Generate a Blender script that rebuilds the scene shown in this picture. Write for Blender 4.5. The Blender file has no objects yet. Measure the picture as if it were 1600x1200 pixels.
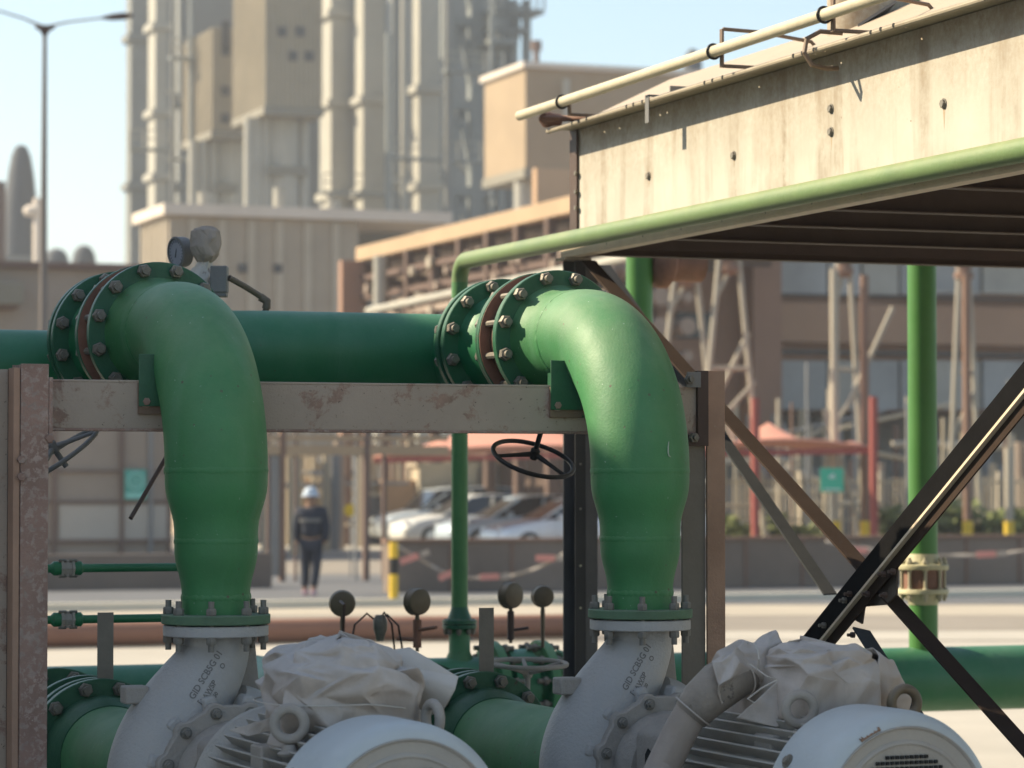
import bpy, math, random
from mathutils import Vector, Matrix, noise
from mathutils.bvhtree import BVHTree
R = math.radians
scn = bpy.context.scene
# ------------------------------------------------------------------ camera, world, sun, exposure
CAM_YAW, FPX, CAM_H = 20.5, 4650.0, 1.9
PITCH = math.atan(150 / FPX)
SUN_EL, SUN_AZ = 36.0, -56.0           # degrees; azimuth clockwise from +Y
cd = bpy.data.cameras.new('camera'); cam = bpy.data.objects.new('camera', cd)
scn.collection.objects.link(cam); scn.camera = cam
cam.location = (0, 0, CAM_H); cam.rotation_euler = (R(90) + PITCH, 0, -R(CAM_YAW))
cd.sensor_width = 36; cd.lens = FPX / 1600 * 36; cd.clip_end = 3000; cd.clip_start = .1
cd.dof.use_dof = True; cd.dof.focus_distance = 9.8; cd.dof.aperture_fstop = 4.1
world = bpy.data.worlds.new('World'); scn.world = world; world.use_nodes = True
wn = world.node_tree.nodes; wl = world.node_tree.links
bgn = wn.get('Background') or wn.new('ShaderNodeBackground')
sky = wn.new('ShaderNodeTexSky'); sky.sky_type = 'NISHITA'; sky.sun_disc = False
sky.sun_elevation = R(SUN_EL); sky.sun_rotation = R(SUN_AZ)
sky.air_density = 1.0; sky.dust_density = 0.8; sky.ozone_density = 1.0; sky.altitude = 100
tint = wn.new('ShaderNodeMix'); tint.data_type = 'RGBA'; tint.blend_type = 'MULTIPLY'; tint.inputs[0].default_value = 1; tint.inputs[7].default_value = (.96, .985, .935, 1)   # dusty cyan desert air
wl.new(sky.outputs[0], tint.inputs[6]); wl.new(tint.outputs[2], bgn.inputs[0]); bgn.inputs[1].default_value = 0.112
sl = bpy.data.lights.new('sun', 'SUN'); sl.energy = 5.0; sl.angle = R(0.53); sl.color = (1.0, .86, .62)
so = bpy.data.objects.new('sun', sl); scn.collection.objects.link(so)
_ce = math.cos(R(SUN_EL))
SUN_DIR = Vector((math.sin(R(SUN_AZ)) * _ce, math.cos(R(SUN_AZ)) * _ce, math.sin(R(SUN_EL))))
so.rotation_euler = SUN_DIR.to_track_quat('Z', 'Y').to_euler()
scn.view_settings.view_transform = 'Standard'; scn.view_settings.look = 'None'
scn.view_settings.gamma = 1; scn.view_settings.exposure = 1.02
try:
    scn.cycles.use_denoising = True
    scn.cycles.max_bounces = 6; scn.cycles.diffuse_bounces = 3
except Exception: pass
# ------------------------------------------------------------------ measuring helpers (photograph pixel -> place in the world)
_a = R(CAM_YAW)
FW = Vector((math.sin(_a), math.cos(_a), 0)); RT = Vector((math.cos(_a), -math.sin(_a), 0)); UP = Vector((0, 0, 1))
CAMP = Vector((0, 0, CAM_H))
def ray(px, py):
    c = math.cos(PITCH); s = math.sin(PITCH)
    f = FW * c + UP * s; u = UP * c - FW * s
    return f * FPX + RT * (px - 800) + u * (600 - py)
def P(px, py, D):
    d = ray(px, py); return CAMP + d * (D / d.dot(FW))
def onX(px, py, x): d = ray(px, py); return CAMP + d * (x / d.x)
def onY(px, py, y): d = ray(px, py); return CAMP + d * (y / d.y)
def onZ(px, py, z=0): d = ray(px, py); return CAMP + d * ((z - CAM_H) / d.z)
def gb(cpx, lpx, rpx, top, bot, D):
    """grid-aligned block seen corner-on: near corner, left silhouette, right silhouette, top and bottom rows at the corner"""
    c = P(cpx, top, D); c2 = P(cpx, bot, D)
    x1 = onY(rpx, top, c.y).x; y1 = onX(lpx, top, c.x).y if lpx is not None else c.y + 5
    return [c.x, x1, c.y, y1, c2.z, c.z]
# ------------------------------------------------------------------ mesh helpers
def basis(ax):
    ax = Vector(ax).normalized()
    h = Vector((0, 0, 1)) if abs(ax.z) < .9 else Vector((1, 0, 0))
    a = h.cross(ax).normalized(); return a, ax.cross(a).normalized(), ax
class MB:
    def __init__(s): s.v = []; s.f = []
    def add(s, v, f):
        n = len(s.v); s.v += [Vector(p) for p in v]; s.f += [[i + n for i in q] for q in f]; return s
    def box(s, x0, x1, y0, y1, z0, z1):
        x0, x1 = sorted((x0, x1)); y0, y1 = sorted((y0, y1)); z0, z1 = sorted((z0, z1))
        return s.add([(x0,y0,z0),(x1,y0,z0),(x1,y1,z0),(x0,y1,z0),(x0,y0,z1),(x1,y0,z1),(x1,y1,z1),(x0,y1,z1)],
                     [(0,3,2,1),(4,5,6,7),(0,1,5,4),(1,2,6,5),(2,3,7,6),(3,0,4,7)])
    def obox(s, c, ax, a2, sx, sy, sz):
        """box centred at c, length sx along ax, sy along a2, sz along their normal"""
        ax = Vector(ax).normalized(); n = ax.cross(Vector(a2)).normalized(); b = n.cross(ax).normalized(); c = Vector(c)
        v = [c + ax*(sx/2*i) + b*(sy/2*j) + n*(sz/2*k) for k in (-1,1) for i, j in ((-1,-1),(1,-1),(1,1),(-1,1))]
        return s.add(v, [(0,3,2,1),(4,5,6,7),(0,1,5,4),(1,2,6,5),(2,3,7,6),(3,0,4,7)])
    def ext(s, pts, p0, p1, up=(0,0,1)):
        """extrude a 2-D section (side, up) along p0->p1"""
        p0 = Vector(p0); p1 = Vector(p1); d = (p1 - p0).normalized(); si = d.cross(Vector(up)).normalized(); u = si.cross(d).normalized()
        n = len(pts); v = [p + si*a + u*b for p in (p0, p1) for a, b in pts]
        f = [(i, (i+1) % n, n+(i+1) % n, n+i) for i in range(n)] + [tuple(range(n-1, -1, -1)), tuple(range(n, 2*n))]
        return s.add(v, f)
    def tube(s, pts, r, n=20, caps=True, squash=None):
        pts = [Vector(p) for p in pts]; m = len(pts); rr = r if isinstance(r, (list, tuple)) else [r]*m
        t = [(pts[min(i+1, m-1)] - pts[max(i-1, 0)]).normalized() for i in range(m)]
        a, b, _ = basis(t[0]); v = []
        for i in range(m):
            if i:
                q = t[i-1].rotation_difference(t[i]); a = q @ a; b = q @ b
            v += [pts[i] + (a*math.cos(2*math.pi*k/n) + b*math.sin(2*math.pi*k/n)) * rr[i] for k in range(n)]
        f = [(i*n+k, i*n+(k+1) % n, (i+1)*n+(k+1) % n, (i+1)*n+k) for i in range(m-1) for k in range(n)]
        if caps: f += [tuple(range(n-1, -1, -1)), tuple(range((m-1)*n, m*n))]
        return s.add(v, f)
    def cyl(s, p0, p1, r, n=20, r1=None): return s.tube([p0, p1], [r, r if r1 is None else r1], n)
    def lathe(s, prof, o, ax, n=48, closed=False, a0=0, caps=True):
        """prof: (radius, distance along axis)"""
        A, B, Z = basis(ax); o = Vector(o); m = len(prof)
        v = [o + Z*h + (A*math.cos(a0+2*math.pi*k/n) + B*math.sin(a0+2*math.pi*k/n))*r for r, h in prof for k in range(n)]
        f = [(i*n+k, i*n+(k+1) % n, (i+1)*n+(k+1) % n, (i+1)*n+k) for i in range(m-1) for k in range(n)]
        if closed: f += [((m-1)*n+k, (m-1)*n+(k+1) % n, (k+1) % n, k) for k in range(n)]
        elif caps: f += [tuple(range(n-1, -1, -1)), tuple(range((m-1)*n, m*n))]
        return s.add(v, f)
    def torus(s, o, ax, R0, r, n=40, m=10, a0=0, a1=2*math.pi):
        A, B, Z = basis(ax); full = a1 - a0 > 6.28; k = n if full else n+1
        pts = [Vector(o) + (A*math.cos(a0+(a1-a0)*i/n) + B*math.sin(a0+(a1-a0)*i/n))*R0 for i in range(k)]
        v = []; f = []
        for i, p in enumerate(pts):
            rad = (p - Vector(o)).normalized()
            v += [p + rad*(r*math.cos(2*math.pi*j/m)) + Z*(r*math.sin(2*math.pi*j/m)) for j in range(m)]
        for i in range(n if full else n):
            i2 = (i+1) % k
            f += [(i*m+j, i2*m+j, i2*m+(j+1) % m, i*m+(j+1) % m) for j in range(m)]
        return s.add(v, f)
    def poly(s, pts, d):
        """flat polygon pts (3-D) thickened by vector d"""
        pts = [Vector(p) for p in pts]; n = len(pts); d = Vector(d)
        return s.add(pts + [p + d for p in pts], [tuple(range(n-1, -1, -1)), tuple(range(n, 2*n))] + [(i, (i+1) % n, n+(i+1) % n, n+i) for i in range(n)])
    def grid(s, fn, nu, nv):
        v = [fn(i/nu, j/nv) for j in range(nv+1) for i in range(nu+1)]
        return s.add(v, [(j*(nu+1)+i, j*(nu+1)+i+1, (j+1)*(nu+1)+i+1, (j+1)*(nu+1)+i) for j in range(nv) for i in range(nu)])
    def hexnut(s, o, ax, r, h, a0=0):
        return s.lathe([(r*.9, 0), (r, h*.12), (r, h*.8), (r*.86, h)], o, ax, 6, a0=a0)
MPI = {}
def mesh_obj(name, me, mat, parent=None, **props):
    o = bpy.data.objects.new(name, me); scn.collection.objects.link(o)
    if mat and not me.materials: me.materials.append(mat)
    if parent is not None:
        o.parent = parent
        if parent.name in MPI: o.matrix_parent_inverse = MPI[parent.name]
    for k, v in props.items(): o[k] = v
    return o
def obj(name, mb, mat, parent=None, bevel=0, angle=35, smooth=True, **props):
    me = bpy.data.meshes.new(name)
    off = Vector((0, 0, 0))
    me.from_pydata([tuple(p) for p in mb.v], [], mb.f)
    import bmesh
    bm = bmesh.new(); bm.from_mesh(me); bmesh.ops.recalc_face_normals(bm, faces=bm.faces); bm.to_mesh(me); bm.free()
    if smooth:
        me.shade_smooth(); me.set_sharp_from_angle(angle=R(angle))
    o = mesh_obj(name, me, mat, parent, **props)
    if bevel:
        m = o.modifiers.new('bevel', 'BEVEL'); m.width = bevel; m.segments = 2; m.limit_method = 'ANGLE'; m.angle_limit = R(40); m.harden_normals = False
    return o
def thing(name, label, cat, loc=(0,0,0), group=None, local=False, rz=0):
    o = bpy.data.objects.new(name, None); scn.collection.objects.link(o); o.location = loc; o.empty_display_size = .2
    o.rotation_euler = (0, 0, rz)
    o['label'] = label; o['category'] = cat
    if group: o['group'] = group
    if not local: MPI[o.name] = Matrix.Translation(-Vector(loc))
    return o
def tag(o, label, cat, group=None):
    o['label'] = label; o['category'] = cat
    if group: o['group'] = group
    return o
def struct(name, mb, mat, **k): return obj(name, mb, mat, kind='structure', **k)
def kids(o): return [c for c in scn.collection.objects if c.parent == o]
def dup(root, loc, rz=0, label=None):
    def rec(o, par):
        c = o.copy(); scn.collection.objects.link(c)
        if par is not None: c.parent = par
        for k in kids_of.get(o.name, []): rec(k, c)
        return c
    kids_of = {}
    for c in scn.collection.objects:
        if c.parent: kids_of.setdefault(c.parent.name, []).append(c)
    r = rec(root, None); r.location = loc; r.rotation_euler = (0, 0, rz)
    if label: r['label'] = label
    return r
# ------------------------------------------------------------------ materials
def lin(h):
    h = h.lstrip('#'); c = [int(h[i:i+2], 16)/255 for i in (0, 2, 4)]
    return tuple(x/12.92 if x <= .04045 else ((x+.055)/1.055)**2.4 for x in c) + (1,)
def rgb(c): return lin(c) if isinstance(c, str) else (tuple(c) + (1,))[:4]
def mul(c, k): return (c[0]*k, c[1]*k, c[2]*k, 1)
def mat(name, col, rough=.55, metal=0, var=.14, vs=3.0, dust=None, rust=None, rust2=None, streak=None, bump=.15, bs=60, spec=.4, speck=None, trans=0, chips=None, grime=None):
    m = bpy.data.materials.new(name); m.use_nodes = True; nt = m.node_tree; N = nt.nodes; L = nt.links
    b = N['Principled BSDF']; b.inputs['Roughness'].default_value = rough; b.inputs['Metallic'].default_value = metal
    b.inputs['Specular IOR Level'].default_value = spec
    if trans: b.inputs['Transmission Weight'].default_value = trans
    tc = N.new('ShaderNodeTexCoord')
    def nz(scale, detail=5, rg=.6, stretch=None, dist=0):
        t = N.new('ShaderNodeTexNoise'); t.inputs['Scale'].default_value = scale; t.inputs['Detail'].default_value = detail; t.inputs['Roughness'].default_value = rg
        t.inputs['Distortion'].default_value = dist
        if stretch:
            mp = N.new('ShaderNodeMapping'); mp.inputs['Scale'].default_value = stretch; L.new(tc.outputs['Object'], mp.inputs[0]); L.new(mp.outputs[0], t.inputs['Vector'])
        else: L.new(tc.outputs['Object'], t.inputs['Vector'])
        return t.outputs['Fac']
    def ramp(x, a, c):
        r = N.new('ShaderNodeMapRange'); r.inputs[1].default_value = a; r.inputs[2].default_value = c; r.clamp = True; L.new(x, r.inputs[0]); return r.outputs[0]
    def mth(op, x, y):
        q = N.new('ShaderNodeMath'); q.operation = op
        for i, z in enumerate((x, y)):
            if isinstance(z, (int, float)): q.inputs[i].default_value = z
            else: L.new(z, q.inputs[i])
        return q.outputs[0]
    def mix(f, A, B):
        x = N.new('ShaderNodeMix'); x.data_type = 'RGBA'
        if isinstance(f, (int, float)): x.inputs[0].default_value = f
        else: L.new(f, x.inputs[0])
        for i, z in ((6, A), (7, B)):
            if isinstance(z, tuple): x.inputs[i].default_value = z
            else: L.new(z, x.inputs[i])
        return x.outputs[2]
    c = rgb(col)
    cur = mix(ramp(nz(vs, 6, .65), .3, .7), mul(c, 1-var), mul(c, 1+var))
    if streak:                                   # (colour, amount) stains running down
        f = mth('MULTIPLY', ramp(nz(1, 5, .6, (5, 5, .55), .4), .47, .72), streak[1])
        f = mth('MULTIPLY', f, ramp(nz(9, 4, .7), .25, .6)); cur = mix(f, cur, rgb(streak[0]))
    if rust:                                     # (colour, threshold, scale)
        cur = mix(ramp(nz(rust[2], 9, .72, None, .3), rust[1], rust[1]+.05), cur, mix(ramp(nz(25, 4), .3, .7), mul(rgb(rust[0]), .75), mul(rgb(rust[0]), 1.25)))
    if rust2:
        cur = mix(ramp(nz(rust2[2], 6, .8), rust2[1], rust2[1]+.03), cur, rgb(rust2[0]))
    if grime:                                    # (colour, z where it starts, z of the top edge): dirt washed down from the edge
        sp = N.new('ShaderNodeSeparateXYZ'); L.new(tc.outputs['Object'], sp.inputs[0])
        f = mth('MULTIPLY', ramp(mth('ADD', sp.outputs[2], mth('MULTIPLY', nz(1, 4, .6, (6, 6, .3)), .28)), grime[1]+.14, grime[2]+.12), ramp(nz(34, 6, .8), .30, .72)); cur = mix(f, cur, rgb(grime[0]))
    if chips:
        vo = N.new('ShaderNodeTexVoronoi'); vo.inputs['Scale'].default_value = chips[2]; L.new(tc.outputs['Object'], vo.inputs['Vector'])
        f = mth('MULTIPLY', ramp(vo.outputs['Distance'], chips[1], chips[1]*.6), ramp(nz(chips[2]*.4, 3), .45, .55)); cur = mix(f, cur, rgb(chips[0]))
    if dust:                                     # (colour, amount on tops, amount everywhere): settled dust
        g = N.new('ShaderNodeNewGeometry'); s = N.new('ShaderNodeSeparateXYZ'); L.new(g.outputs['Normal'], s.inputs[0])
        f = mth('ADD', mth('MULTIPLY', ramp(s.outputs[2], -.1, 1.0), dust[1]), dust[2])
        f = mth('MULTIPLY', f, ramp(nz(6, 8, .7), .1, .75)); cur = mix(f, cur, rgb(dust[0]))
    if speck:
        cur = mix(ramp(nz(speck[2], 2, .5), speck[1], speck[1]+.04), cur, rgb(speck[0]))
    L.new(cur, b.inputs['Base Color'])
    L.new(ramp(nz(12, 5), -.2, 1.2), b.inputs['Roughness']) if False else None
    rr = N.new('ShaderNodeMapRange'); rr.inputs[3].default_value = max(.05, rough-.12); rr.inputs[4].default_value = min(1, rough+.14); L.new(nz(7, 6), rr.inputs[0]); L.new(rr.outputs[0], b.inputs['Roughness'])
    if bump:
        bn = N.new('ShaderNodeBump'); bn.inputs['Strength'].default_value = bump; bn.inputs['Distance'].default_value = .01
        L.new(mth('ADD', nz(bs, 5, .6), mth('MULTIPLY', nz(bs*.12, 3), .8)), bn.inputs['Height']); L.new(bn.outputs[0], b.inputs['Normal'])
    return m
DUST = (.36, .30, .235)
M = {}
M['green'] = mat('green pipe paint', (.032, .175, .058), .58, var=.2, vs=2.6, dust=((.27, .36, .20), .55, .05), streak=((.11, .25, .15), .55), chips=((.07, .05, .035), .12, 20), speck=((.3, .42, .33), .74, 90), bump=.12, bs=120, spec=.5)
M['green_dusty'] = mat('dust caked green flange', (.075, .15, .085), .75, var=.2, vs=8, dust=((.27, .30, .22), .6, .15), bump=.3, bs=100)
M['green_clean'] = mat('green pipe paint clean', (.010, .135, .052), .48, var=.14, vs=2.0, streak=((.05, .17, .09), .6), chips=((.07, .05, .035), .07, 22), dust=((.20, .34, .22), .42, .03), speck=((.2, .35, .28), .77, 80), bump=.08, bs=110, spec=.5)
M['green_fl'] = mat('green flange paint', (.012, .085, .04), .45, var=.2, vs=6, dust=((.16, .24, .16), .5, .06), rust=((.045, .03, .02), .64, 9), bump=.2, bs=90)
M['green_old'] = mat('faded green paint', (.09, .21, .05), .55, var=.12, dust=((.36, .42, .2), .5, .25), rust2=((.5, .5, .3), .72, 6), bump=.12)
M['nut'] = mat('dusty steel nut', (.17, .155, .13), .5, .3, var=.3, vs=30, dust=(DUST, .35, .1), bump=.25, bs=200)
M['rustring'] = mat('rusty ring', (.19, .085, .055), .75, var=.3, vs=9, dust=(DUST, .3, .1), bump=.3)
M['beam'] = mat('primed steel beam', (.37, .295, .235), .65, var=.12, vs=1.7, rust=((.26, .165, .125), .55, 7), rust2=((.06, .036, .026), .62, 50), dust=(DUST, .5, .1), bump=.25, bs=120)
M['rustbeam'] = mat('rusty steel post', (.27, .165, .13), .72, var=.25, vs=5, rust=((.33, .245, .205), .50, 40), dust=(DUST, .5, .1), speck=((.4, .34, .28), .70, 110), bump=.35, bs=130)
M['brownpaint'] = mat('brown painted steel', (.062, .036, .028), .6, var=.2, vs=5, dust=((.16, .12, .1), .5, .08), bump=.2)
M['blacksteel'] = mat('dark coated steel', (.014, .013, .014), .5, var=.2, dust=(DUST, .12, .01), bump=.12)
M['gusset'] = mat('brown gusset paint', (.055, .038, .03), .65, var=.2, dust=((.2, .15, .12), .3, .05), bump=.2)
M['brace_black'] = mat('black brace paint', (.004, .004, .005), .9, var=.2, spec=.08, dust=(DUST, .04, .004), bump=.1)
M['greysteel'] = mat('grey galvanised steel', (.15, .15, .15), .55, var=.15, dust=(DUST, .4, .08), bump=.15)
M['cast'] = mat('grey painted casting', (.43, .425, .42), .55, var=.16, vs=3, dust=((.33, .28, .235), .5, .28), rust2=((.12, .10, .08), .70, 60), bump=.4, bs=90)
M['castdusty'] = mat('dusty casting', (.34, .315, .285), .75, var=.18, vs=4, dust=((.36, .3, .25), .6, .3), bump=.45, bs=70)
M['motor'] = mat('pale blue grey motor paint', (.50, .545, .56), .45, var=.05, vs=2, dust=((.40, .36, .31), .28, .12), speck=((.2, .16, .12), .77, 90), bump=.12, bs=80)
M['fins'] = mat('dusty motor fins', (.42, .405, .375), .75, var=.14, vs=6, dust=((.40, .35, .30), .9, .25), bump=.45, bs=110)
M['cloth'] = mat('dusty canvas wrapping', (.46, .40, .355), .85, var=.2, vs=9, streak=((.24, .18, .14), .6), dust=((.52, .49, .47), .7, .1), bump=.15, bs=60, spec=.2)
M['clothwhite'] = mat('pale paper', (.52, .48, .43), .8, var=.08, vs=5, dust=((.5, .45, .4), .4, .1), bump=.1, spec=.2)
M['tape'] = mat('dirty tape', (.15, .125, .11), .55, var=.4, vs=14, dust=(DUST, .5, .2), bump=.5, bs=50)
M['conduit'] = mat('dusty conduit', (.30, .25, .215), .75, var=.12, dust=((.42, .36, .31), .5, .2), bump=.2)
M['panel'] = mat('weathered pale sheet', (.50, .48, .42), .6, var=.1, vs=2.5, grime=((.26, .185, .115), 3.10, 3.50), streak=((.20, .145, .09), .95), speck=((.16, .11, .07), .765, 28), dust=((.36, .27, .17), 0, .2), bump=.07, bs=160)
M['roofsheet'] = mat('sand coloured sheet', (.40, .33, .255), .65, var=.08, dust=((.42, .34, .25), .6, .2), bump=.15)
M['lip'] = mat('sheet metal lip', (.34, .29, .215), .6, var=.15, streak=((.12, .08, .05), .5), bump=.2)
M['creampipe'] = mat('cream conduit pipe', (.52, .46, .33), .5, var=.1, vs=8, rust2=((.2, .12, .06), .72, 40), bump=.15)
M['creamfl'] = mat('cream flange', (.46, .42, .26), .6, var=.15, vs=8, rust2=((.1, .06, .03), .66, 30), bump=.3)
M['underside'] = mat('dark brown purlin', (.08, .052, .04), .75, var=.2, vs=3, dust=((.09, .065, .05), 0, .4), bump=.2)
M['gaugecase'] = mat('brown gauge case', (.10, .075, .045), .5, .3, var=.25, vs=14, dust=(DUST, .5, .15), bump=.2)
M['gaugeface'] = mat('dusty gauge dial', (.30, .31, .36), .5, var=.12, bump=0)
M['black'] = mat('black', (.012, .012, .012), .7, var=.1, bump=0)
M['ink'] = mat('casting lettering', (.19, .18, .17), .8, var=.2, bump=0)
M['concrete'] = mat('pale concrete apron', (.42, .38, .32), .9, var=.1, vs=.6, streak=None, rust2=((.4, .33, .25), .62, 2), bump=.3, bs=20)
M['sand'] = mat('packed sand', (.25, .215, .175), .95, var=.14, vs=.35, rust2=((.22, .18, .15), .6, .5), bump=.3, bs=8)
M['asphalt'] = mat('dusty asphalt', (.125, .125, .13), .9, var=.12, vs=.5, bump=.3, bs=20)
M['concgrey'] = mat('grey concrete', (.24, .22, .20), .9, var=.15, vs=2, streak=((.12, .1, .08), .5), bump=.4, bs=30)
def flat(n, c, r=.8, v=.1, s=1.0, **k): M[n] = mat(n.replace('_', ' '), c, r, var=v, vs=s, bump=0, **k)
M['tape2'] = mat('dirty torn tape', (.20, .17, .145), .6, var=.35, vs=9, rust2=((.06, .05, .045), .60, 14), dust=(DUST, .6, .25), bump=.45, bs=40)
M['bracket'] = mat('flaking bracket paint', (.17, .105, .07), .7, var=.2, vs=7, rust=((.012, .085, .04), .60, 5), dust=(DUST, .3, .12), bump=.3)
M['rustbeam2'] = mat('rust brown post face', (.34, .205, .14), .72, var=.18, vs=5, dust=(DUST, .4, .1), speck=((.36, .27, .2), .71, 100), bump=.3, bs=120)
M['greyprimer'] = mat('grey brown primer', (.17, .15, .125), .7, var=.14, vs=4, dust=(DUST, .4, .1), bump=.2)
M['clothbag'] = mat('grey cloth bag', (.33, .285, .25), .9, var=.15, dust=(DUST, .3, .1), bump=.2, spec=.1)
M['conduitbrown'] = mat('brown conduit', (.12, .095, .07), .65, var=.2, dust=(DUST, .4, .1), bump=.2)
M['green_thin'] = mat('thin riser green paint', (.045, .175, .055), .5, var=.1, vs=6, dust=((.34, .40, .19), .7, .06), rust2=((.4, .42, .25), .75, 12), bump=.15)  # darker copy for the lower riser: shade put into the colour
M['green_riser'] = mat('bright riser green paint', (.042, .165, .032), .45, var=.06, dust=((.3, .4, .15), .3, .05), bump=.05)
M['creamnut'] = mat('cream nut', (.40, .36, .25), .6, var=.2, bump=.2)
M['rail'] = mat('pale bottom rail', (.66, .54, .39), .6, var=.1, vs=8, rust2=((.2, .12, .07), .7, 30), bump=.15)
M['legsteel'] = mat('dark grey leg steel', (.075, .07, .068), .6, var=.15, dust=(DUST, .3, .05), bump=.15)
M['bracebrown'] = mat('brown brace paint', (.045, .030, .023), .9, spec=.1, var=.15, dust=((.08, .055, .04), .06, .02), bump=.15)
M['bracegrey'] = mat('grey brace paint', (.04, .043, .047), .85, spec=.12, var=.1, dust=(DUST, .05, .01), bump=.12)
M['bracketbrown'] = mat('brown bracket', (.17, .11, .07), .6, var=.2, dust=((.3, .25, .2), .5, .1), bump=.2)
M['green_thin_lit'] = mat('lit olive green paint', (.12, .20, .075), .5, var=.1, vs=7, dust=((.38, .36, .20), .55, .12), rust2=((.4, .40, .25), .74, 12), bump=.15)  # lighter olive copy for the bay run: sunlight put into the colour
M['kerbsand'] = mat('swept sand strip', (.40, .345, .27), .95, var=.1, vs=.5, bump=.1, bs=10)
M['casing_dark'] = mat('dark casing', (.19, .19, .18), .85, var=.15, vs=.2, bump=0)
M['steel_far'] = mat('grey structural steel', (.22, .235, .23), .7, var=.1, bump=0)
M['block_tan'] = mat('tan plant cladding', (.32, .235, .15), .85, var=.1, vs=.3, bump=0)
M['yard_back'] = mat('tan yard wall', (.42, .33, .24), .9, var=.4, vs=.45, bump=0)
M['panel_beige2'] = mat('beige panel', (.33, .26, .22), .85, var=.08, bump=0)
M['frame_brown2'] = mat('brown cladding', (.24, .165, .135), .85, var=.12, bump=0)
M['sign_pale'] = mat('pale teal emblem', (.22, .55, .48), .6, var=.03, bump=0)
M['drip'] = mat('rust drip', (.36, .28, .19), .7, var=.2, bump=0)
# ================================================================== FOREGROUND: two pump trains
ROT = R(2.2)
L1 = P(338, 750, 9.36); L2 = P(1000, 750, 9.75)
U1 = (L1.x, L1.y, 0); U2 = (L2.x, L2.y, 0)
Y = Vector((0, 1, 0)); Z = Vector((0, 0, 1)); X = Vector((1, 0, 0))
ELZ, ER = 2.39, .46
def bolt_mb(grip, r=.024, ext=.02):
    m = MB(); m.hexnut((0,0,0), Z, r, .022); m.cyl((0,0,.0), (0,0,.022+ext), r*.56, 12)
    m.cyl((0,0,-grip), (0,0,0), r*.5, 8)
    m.hexnut((0,0,-grip), -Z, r, .022); m.cyl((0,0,-grip-.022-ext), (0,0,-grip), r*.56, 12); return m
BM = {}
def bolts(parent, o, ax, rad, n, grip, a0=None, r=.024, ext=.02, mat_='nut', only=None):
    key = (round(grip, 3), r, ext, mat_)
    if key not in BM:
        t = obj('bolt', bolt_mb(grip, r, ext), M[mat_]); BM[key] = t.data; bpy.data.objects.remove(t)
    A, B, Zx = basis(ax); a0 = math.pi/n if a0 is None else a0
    for k in range(n):
        a = a0 + 2*math.pi*k/n
        if only and not only(a): continue
        ob = mesh_obj('bolt', BM[key], None, parent)
        p = Vector(o) + (A*math.cos(a) + B*math.sin(a))*rad
        q = Zx.to_track_quat('Z', 'Y').to_matrix().to_4x4() @ Matrix.Rotation(random.uniform(0, 1.05), 4, 'Z')
        ob.matrix_basis = Matrix.Translation(p) @ q
def flange(ro, ri, h, o, ax, n=64):
    b = .003
    return MB().lathe([(ri, 0), (ro-b, 0), (ro, b), (ro, h-b), (ro-b, h), (ri, h)], o, ax, n)
def weld(o, ax, r, n=130, w=.0125):
    """weld bead: a knobbly ring"""
    A, B, Zx = basis(ax); m = MB(); v = []; K = 6
    for i in range(n):
        a = 2*math.pi*i/n; d = A*math.cos(a) + B*math.sin(a); k = .75 + .5*noise.noise(Vector((i*.55, r*9, o[2]*3)))
        for j in range(K):
            t = 2*math.pi*j/K; v.append(Vector(o) + d*(r - .0015 + w*.34*k*math.cos(t)) + Zx*(w*k*math.sin(t)+.002*noise.noise(Vector((i*.8, 5, r)))))
    m.add(v, [(i*K+j, ((i+1) % n)*K+j, ((i+1) % n)*K+(j+1) % K, i*K+(j+1) % K) for i in range(n) for j in range(K)]); return m

# ---- green discharge elbow with reducers
def make_discharge():
    t = thing('discharge_pipe', 'matte green discharge elbow on the left grey pump, wholly in shade', 'pipe', U1, 'discharge elbows', local=True, rz=ROT)
    prof = [(1.478,.107),(1.53,.107),(1.558,.108),(1.58,.111),(1.60,.1155),(1.62,.121),(1.645,.127),(1.668,.1305),(1.709,.131)]
    obj('lower_reducer', MB().lathe([(r, z) for z, r in prof], (0,0,0), Z, 72), M['green'], t)
    prof = [(1.709,.131),(1.745,.132),(1.768,.134),(1.79,.139),(1.815,.1465),(1.84,.154),(1.865,.159),(1.89,.1615),(1.93,.162)]
    obj('upper_reducer', MB().lathe([(r, z) for z, r in prof], (0,0,0), Z, 72), M['green'], t)
    pts = [(0, 0, 1.925), (0, 0, 1.93)] + [(0, ER-ER*math.cos(a), 1.93+ER*math.sin(a)) for a in [R(90)*i/28 for i in range(1, 29)]] + [(0, ER+.03, ELZ)]
    obj('elbow', MB().tube(pts, .162, 72), M['green'], t)
    obj('flange_neck', MB().lathe([(.162, 0), (.163, .04), (.166, .10), (.180, .145), (.19, .17)], (0, ER+.03, ELZ), Y, 72), M['green'], t)
    for o, ax, r in (((0,0,1.533), Z, .108), ((0,0,1.709), Z, .1315), ((0,0,1.93), Z, .1625), ((0, ER+.03, ELZ), Y, .1625)):
        obj('weld_bead', weld(o, ax, r), M['green'], t)
    b = obj('bottom_flange', flange(.171, .10, .030, (0,0,1.450), Z), M['green_dusty'], t); bolts(b, (0,0,1.480), Z, .149, 8, .068, r=.017, ext=.022, mat_='castnut')
    f = obj('back_flange', flange(.2415, .10, .034, (0, .655, ELZ), Y), M['green_fl'], t); bolts(f, (0, .655, ELZ), -Y, .216, 12, .20)
    # support shoe plate under the bend
    p = MB().box(-.105, -.099, .30, .52, 2.06, 2.36)
    obj('support_gusset', p, M['green_fl'], t, bevel=.001)
    return t
M['castnut'] = mat('dust caked nut', (.17, .165, .15), .7, .1, var=.2, vs=20, dust=(DUST, .5, .25), bump=.3, bs=150)
disch1 = make_discharge()
disch2 = dup(disch1, U2, ROT, 'matte green discharge elbow on the right grey pump, its bend half in sunlight')

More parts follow.
